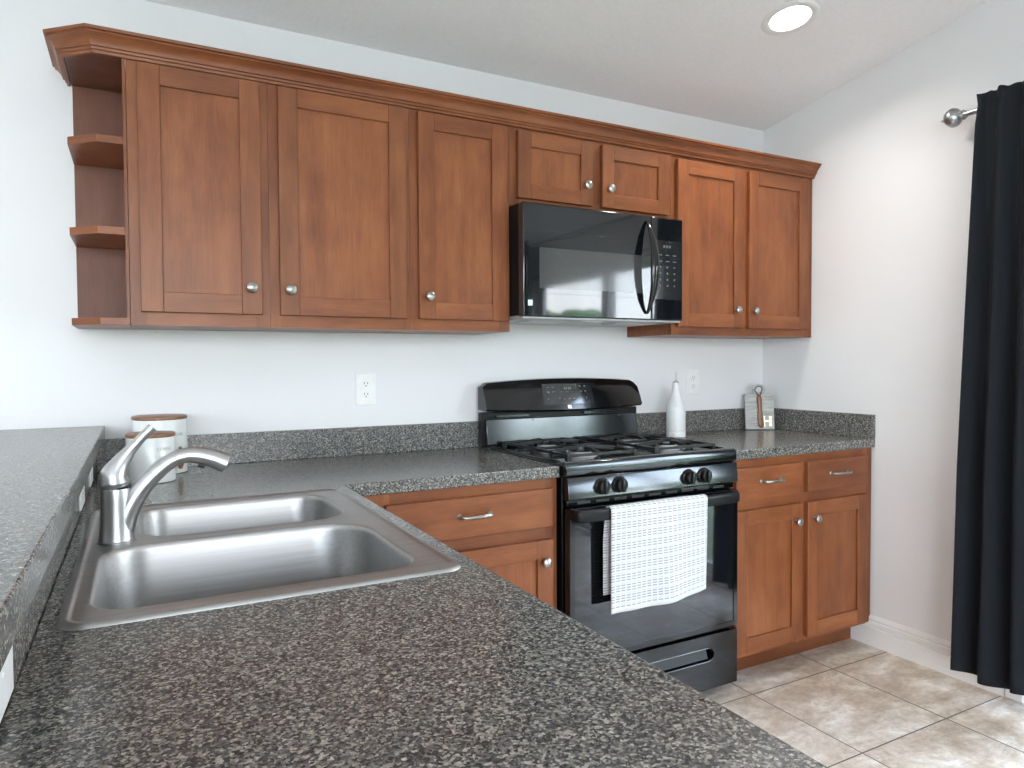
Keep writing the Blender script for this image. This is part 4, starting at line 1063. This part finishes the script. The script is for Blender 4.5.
outlet((-1.3612, -0.720, 0.970), (0, 1, 0), (1, 0, 0), 'white outlet on the splash under the bar top, just beyond the faucet', horiz=True)
outlet((-1.3612, -1.790, 0.966), (0, 1, 0), (1, 0, 0), 'plain white cover plate under the bar top edge, nearest, at the photo edge', horiz=True, blank=True)

# ------------------------------------------------------------------ recessed ceiling light
def downlight(x, y, label, r=LR, power=LAMP_W):
    t = thing('recessed_light', label, 'ceiling light', (x, y, zc(y)), 'recessed ceiling lights')
    tilt = Matrix.Rotation(math.atan(CS), 3, 'X').inverted()
    c = Vector((x, y, zc(y)))
    def pl(prof, name, m, par, caps=True):
        b = B(); lathe(b, prof, (0, 0, 0), 48, caps=caps)
        for v in b.verts: v.co = c + tilt @ v.co
        return obj(name, b, m, par)
    tr = pl([(r-0.014, -0.001), (r-0.006, -0.004), (r+0.012, -0.003), (r+0.017, 0.0), (r-0.002, 0.001), (r-0.008, 0.030), (r-0.020, 0.030), (r-0.016, 0.004), (r-0.014, -0.001)], 'trim_ring', 'trim', t, False)
    pl([(0.0001, 0.026), (r-0.012, 0.026), (r-0.012, 0.030), (0.0001, 0.030)], 'diffuser', 'lamp', t)
    d = bpy.data.lights.new('downlight', 'AREA'); d.shape = 'DISK'; d.size = 0.14; d.energy = power; d.color = LAMP_COL; d.spread = math.radians(150)
    o = bpy.data.objects.new('downlight', d); COL.objects.link(o); o.parent = t; o.location = tilt @ Vector((0, 0, 0.018))
downlight(LX, LY, 'round lit recessed light in the sloping ceiling above the range', power=7.0)
for x, y, l in ((-0.45, -2.3, 'round lit recessed light in the ceiling above the camera side'), (-1.9, -0.9, 'round lit recessed light in the ceiling over the bar'),
                (-1.0, -1.75, 'round lit recessed light in the ceiling over the sink peninsula'), (0.75, -2.5, 'unseen recessed light added near the glass door for light from above'),  # this row and the next: unseen lamps added to light the counters
                (-0.9, -3.6, 'unseen recessed light added behind the camera for light from above')):
    downlight(x, y, l, power=64.0 if 'peninsula' in l else LAMP_W)  # peninsula lamp raised to brighten the near counter

# ------------------------------------------------------------------ curtain and rod
CX = 1.505
ry0, ry1, rz = -3.46, -1.050, 2.172
t = thing('curtain_rod', 'pewter curtain rod with ball finial on the right wall above the glass door', 'curtain rod', (CX, (ry0+ry1)/2, rz))
b = B(); tube(b, [(CX, ry0, rz), (CX, ry1, rz)], 0.0105, 18); obj('rod', b, 'pewter', t)
for s, yy in ((1, ry1), (-1, ry0)):
    b = B(); prof = [(0.0105, -0.002), (0.0135, 0.0), (0.0135, 0.006), (0.0170, 0.008), (0.0185, 0.012), (0.0165, 0.016), (0.0120, 0.019), (0.0130, 0.022), (0.0210, 0.026), (0.0300, 0.034), (0.0355, 0.046), (0.0360, 0.056), (0.0325, 0.068), (0.0250, 0.078), (0.0150, 0.085), (0.0060, 0.088), (0.0045, 0.092), (0.0060, 0.096), (0.0030, 0.100), (0.0001, 0.100)]
    rings = []
    for r, h in prof: rings.append([Vector((CX+max(r, 1e-5)*math.cos(2*PI*k/32), yy+s*h*0.92, rz+max(r, 1e-5)*math.sin(2*PI*k/32))) for k in range(32)])
    loft(b, rings, True, True); obj('finial', b, 'pewter', t)
for yy in (-1.135, -3.37):
    b = B(); tube(b, [(XR-0.001, yy, rz-0.02), (XR-0.006, yy, rz-0.02)], 0.024, 20); tube(b, smoothpath([(XR-0.004, yy, rz-0.02), (XR-0.05, yy, rz-0.022), (CX+0.004, yy, rz-0.014)], 5), 0.006, 10); obj('bracket', b, 'pewter', t)
def curtain(y_top0, y_top1, y_bot0, y_bot1, label, folds, seed):
    b = B(); uvl = b.loops.layers.uv['UVMap']; ny, nz_ = 150, 60; ztop, zbot = 2.218, 0.088; g = []
    rnd = random.Random(seed); ph = [rnd.uniform(0.85, 1.15) for _ in range(folds*2+3)]
    acc = [0]
    for q in ph: acc.append(acc[-1]+q)
    def wav(u):
        s = u*folds*2; i = min(int(s), folds*2-1); fr = s-i
        a = 1 if i % 2 == 0 else -1
        sh = (0.5-0.5*math.cos(PI*fr)); return a*(1-2*sh)*ph[i]
    for j in range(nz_+1):
        v = j/nz_; z = ztop+(zbot-ztop)*v; row = []
        ht = math.exp(-((z-rz)/0.03)**2)
        amp = (0.012 + 0.020*min(1, max(0, (2.16-z))/1.3))*(1-0.5*ht)
        for i in range(ny+1):
            u = i/ny; y = (y_top0*(1-v)+y_bot0*v)*(1-u) + (y_top1*(1-v)+y_bot1*v)*u
            w = wav(u); x = CX-0.017 - amp*(w+1.25) + 0.003*math.sin(9*u+5*v+seed) 
            if j < 8: x += -0.004*math.sin(u*60)*(1-j/8)
            if u < 0.03: x += 0.0
            zz = z + (0.006*math.sin(u*folds*2*PI*0.5+1)+0.004*w)*(v**6) + 0.003*math.sin(u*47+seed)*(1-v)**8
            row.append(b.verts.new((x, y + 0.006*w*v, zz)))
        g.append(row)
    for j in range(nz_):
        for i in range(ny):
            f = b.faces.new((g[j][i], g[j][i+1], g[j+1][i+1], g[j+1][i])); f.smooth = True
    o = obj('curtain', b, 'curtain'); tag(o, label, 'curtain', 'charcoal curtains')
    md = o.modifiers.new('solid', 'SOLIDIFY'); md.thickness = 0.003; md.offset = 0
curtain(-1.108, -1.450, -1.070, -1.500, 'charcoal curtain panel hanging beside the right wall, its edge nearest the cabinets', 4, 3)
curtain(-3.020, -3.400, -2.980, -3.420, 'charcoal curtain panel at the far side of the glass door, nearest the rear wall', 5, 5)
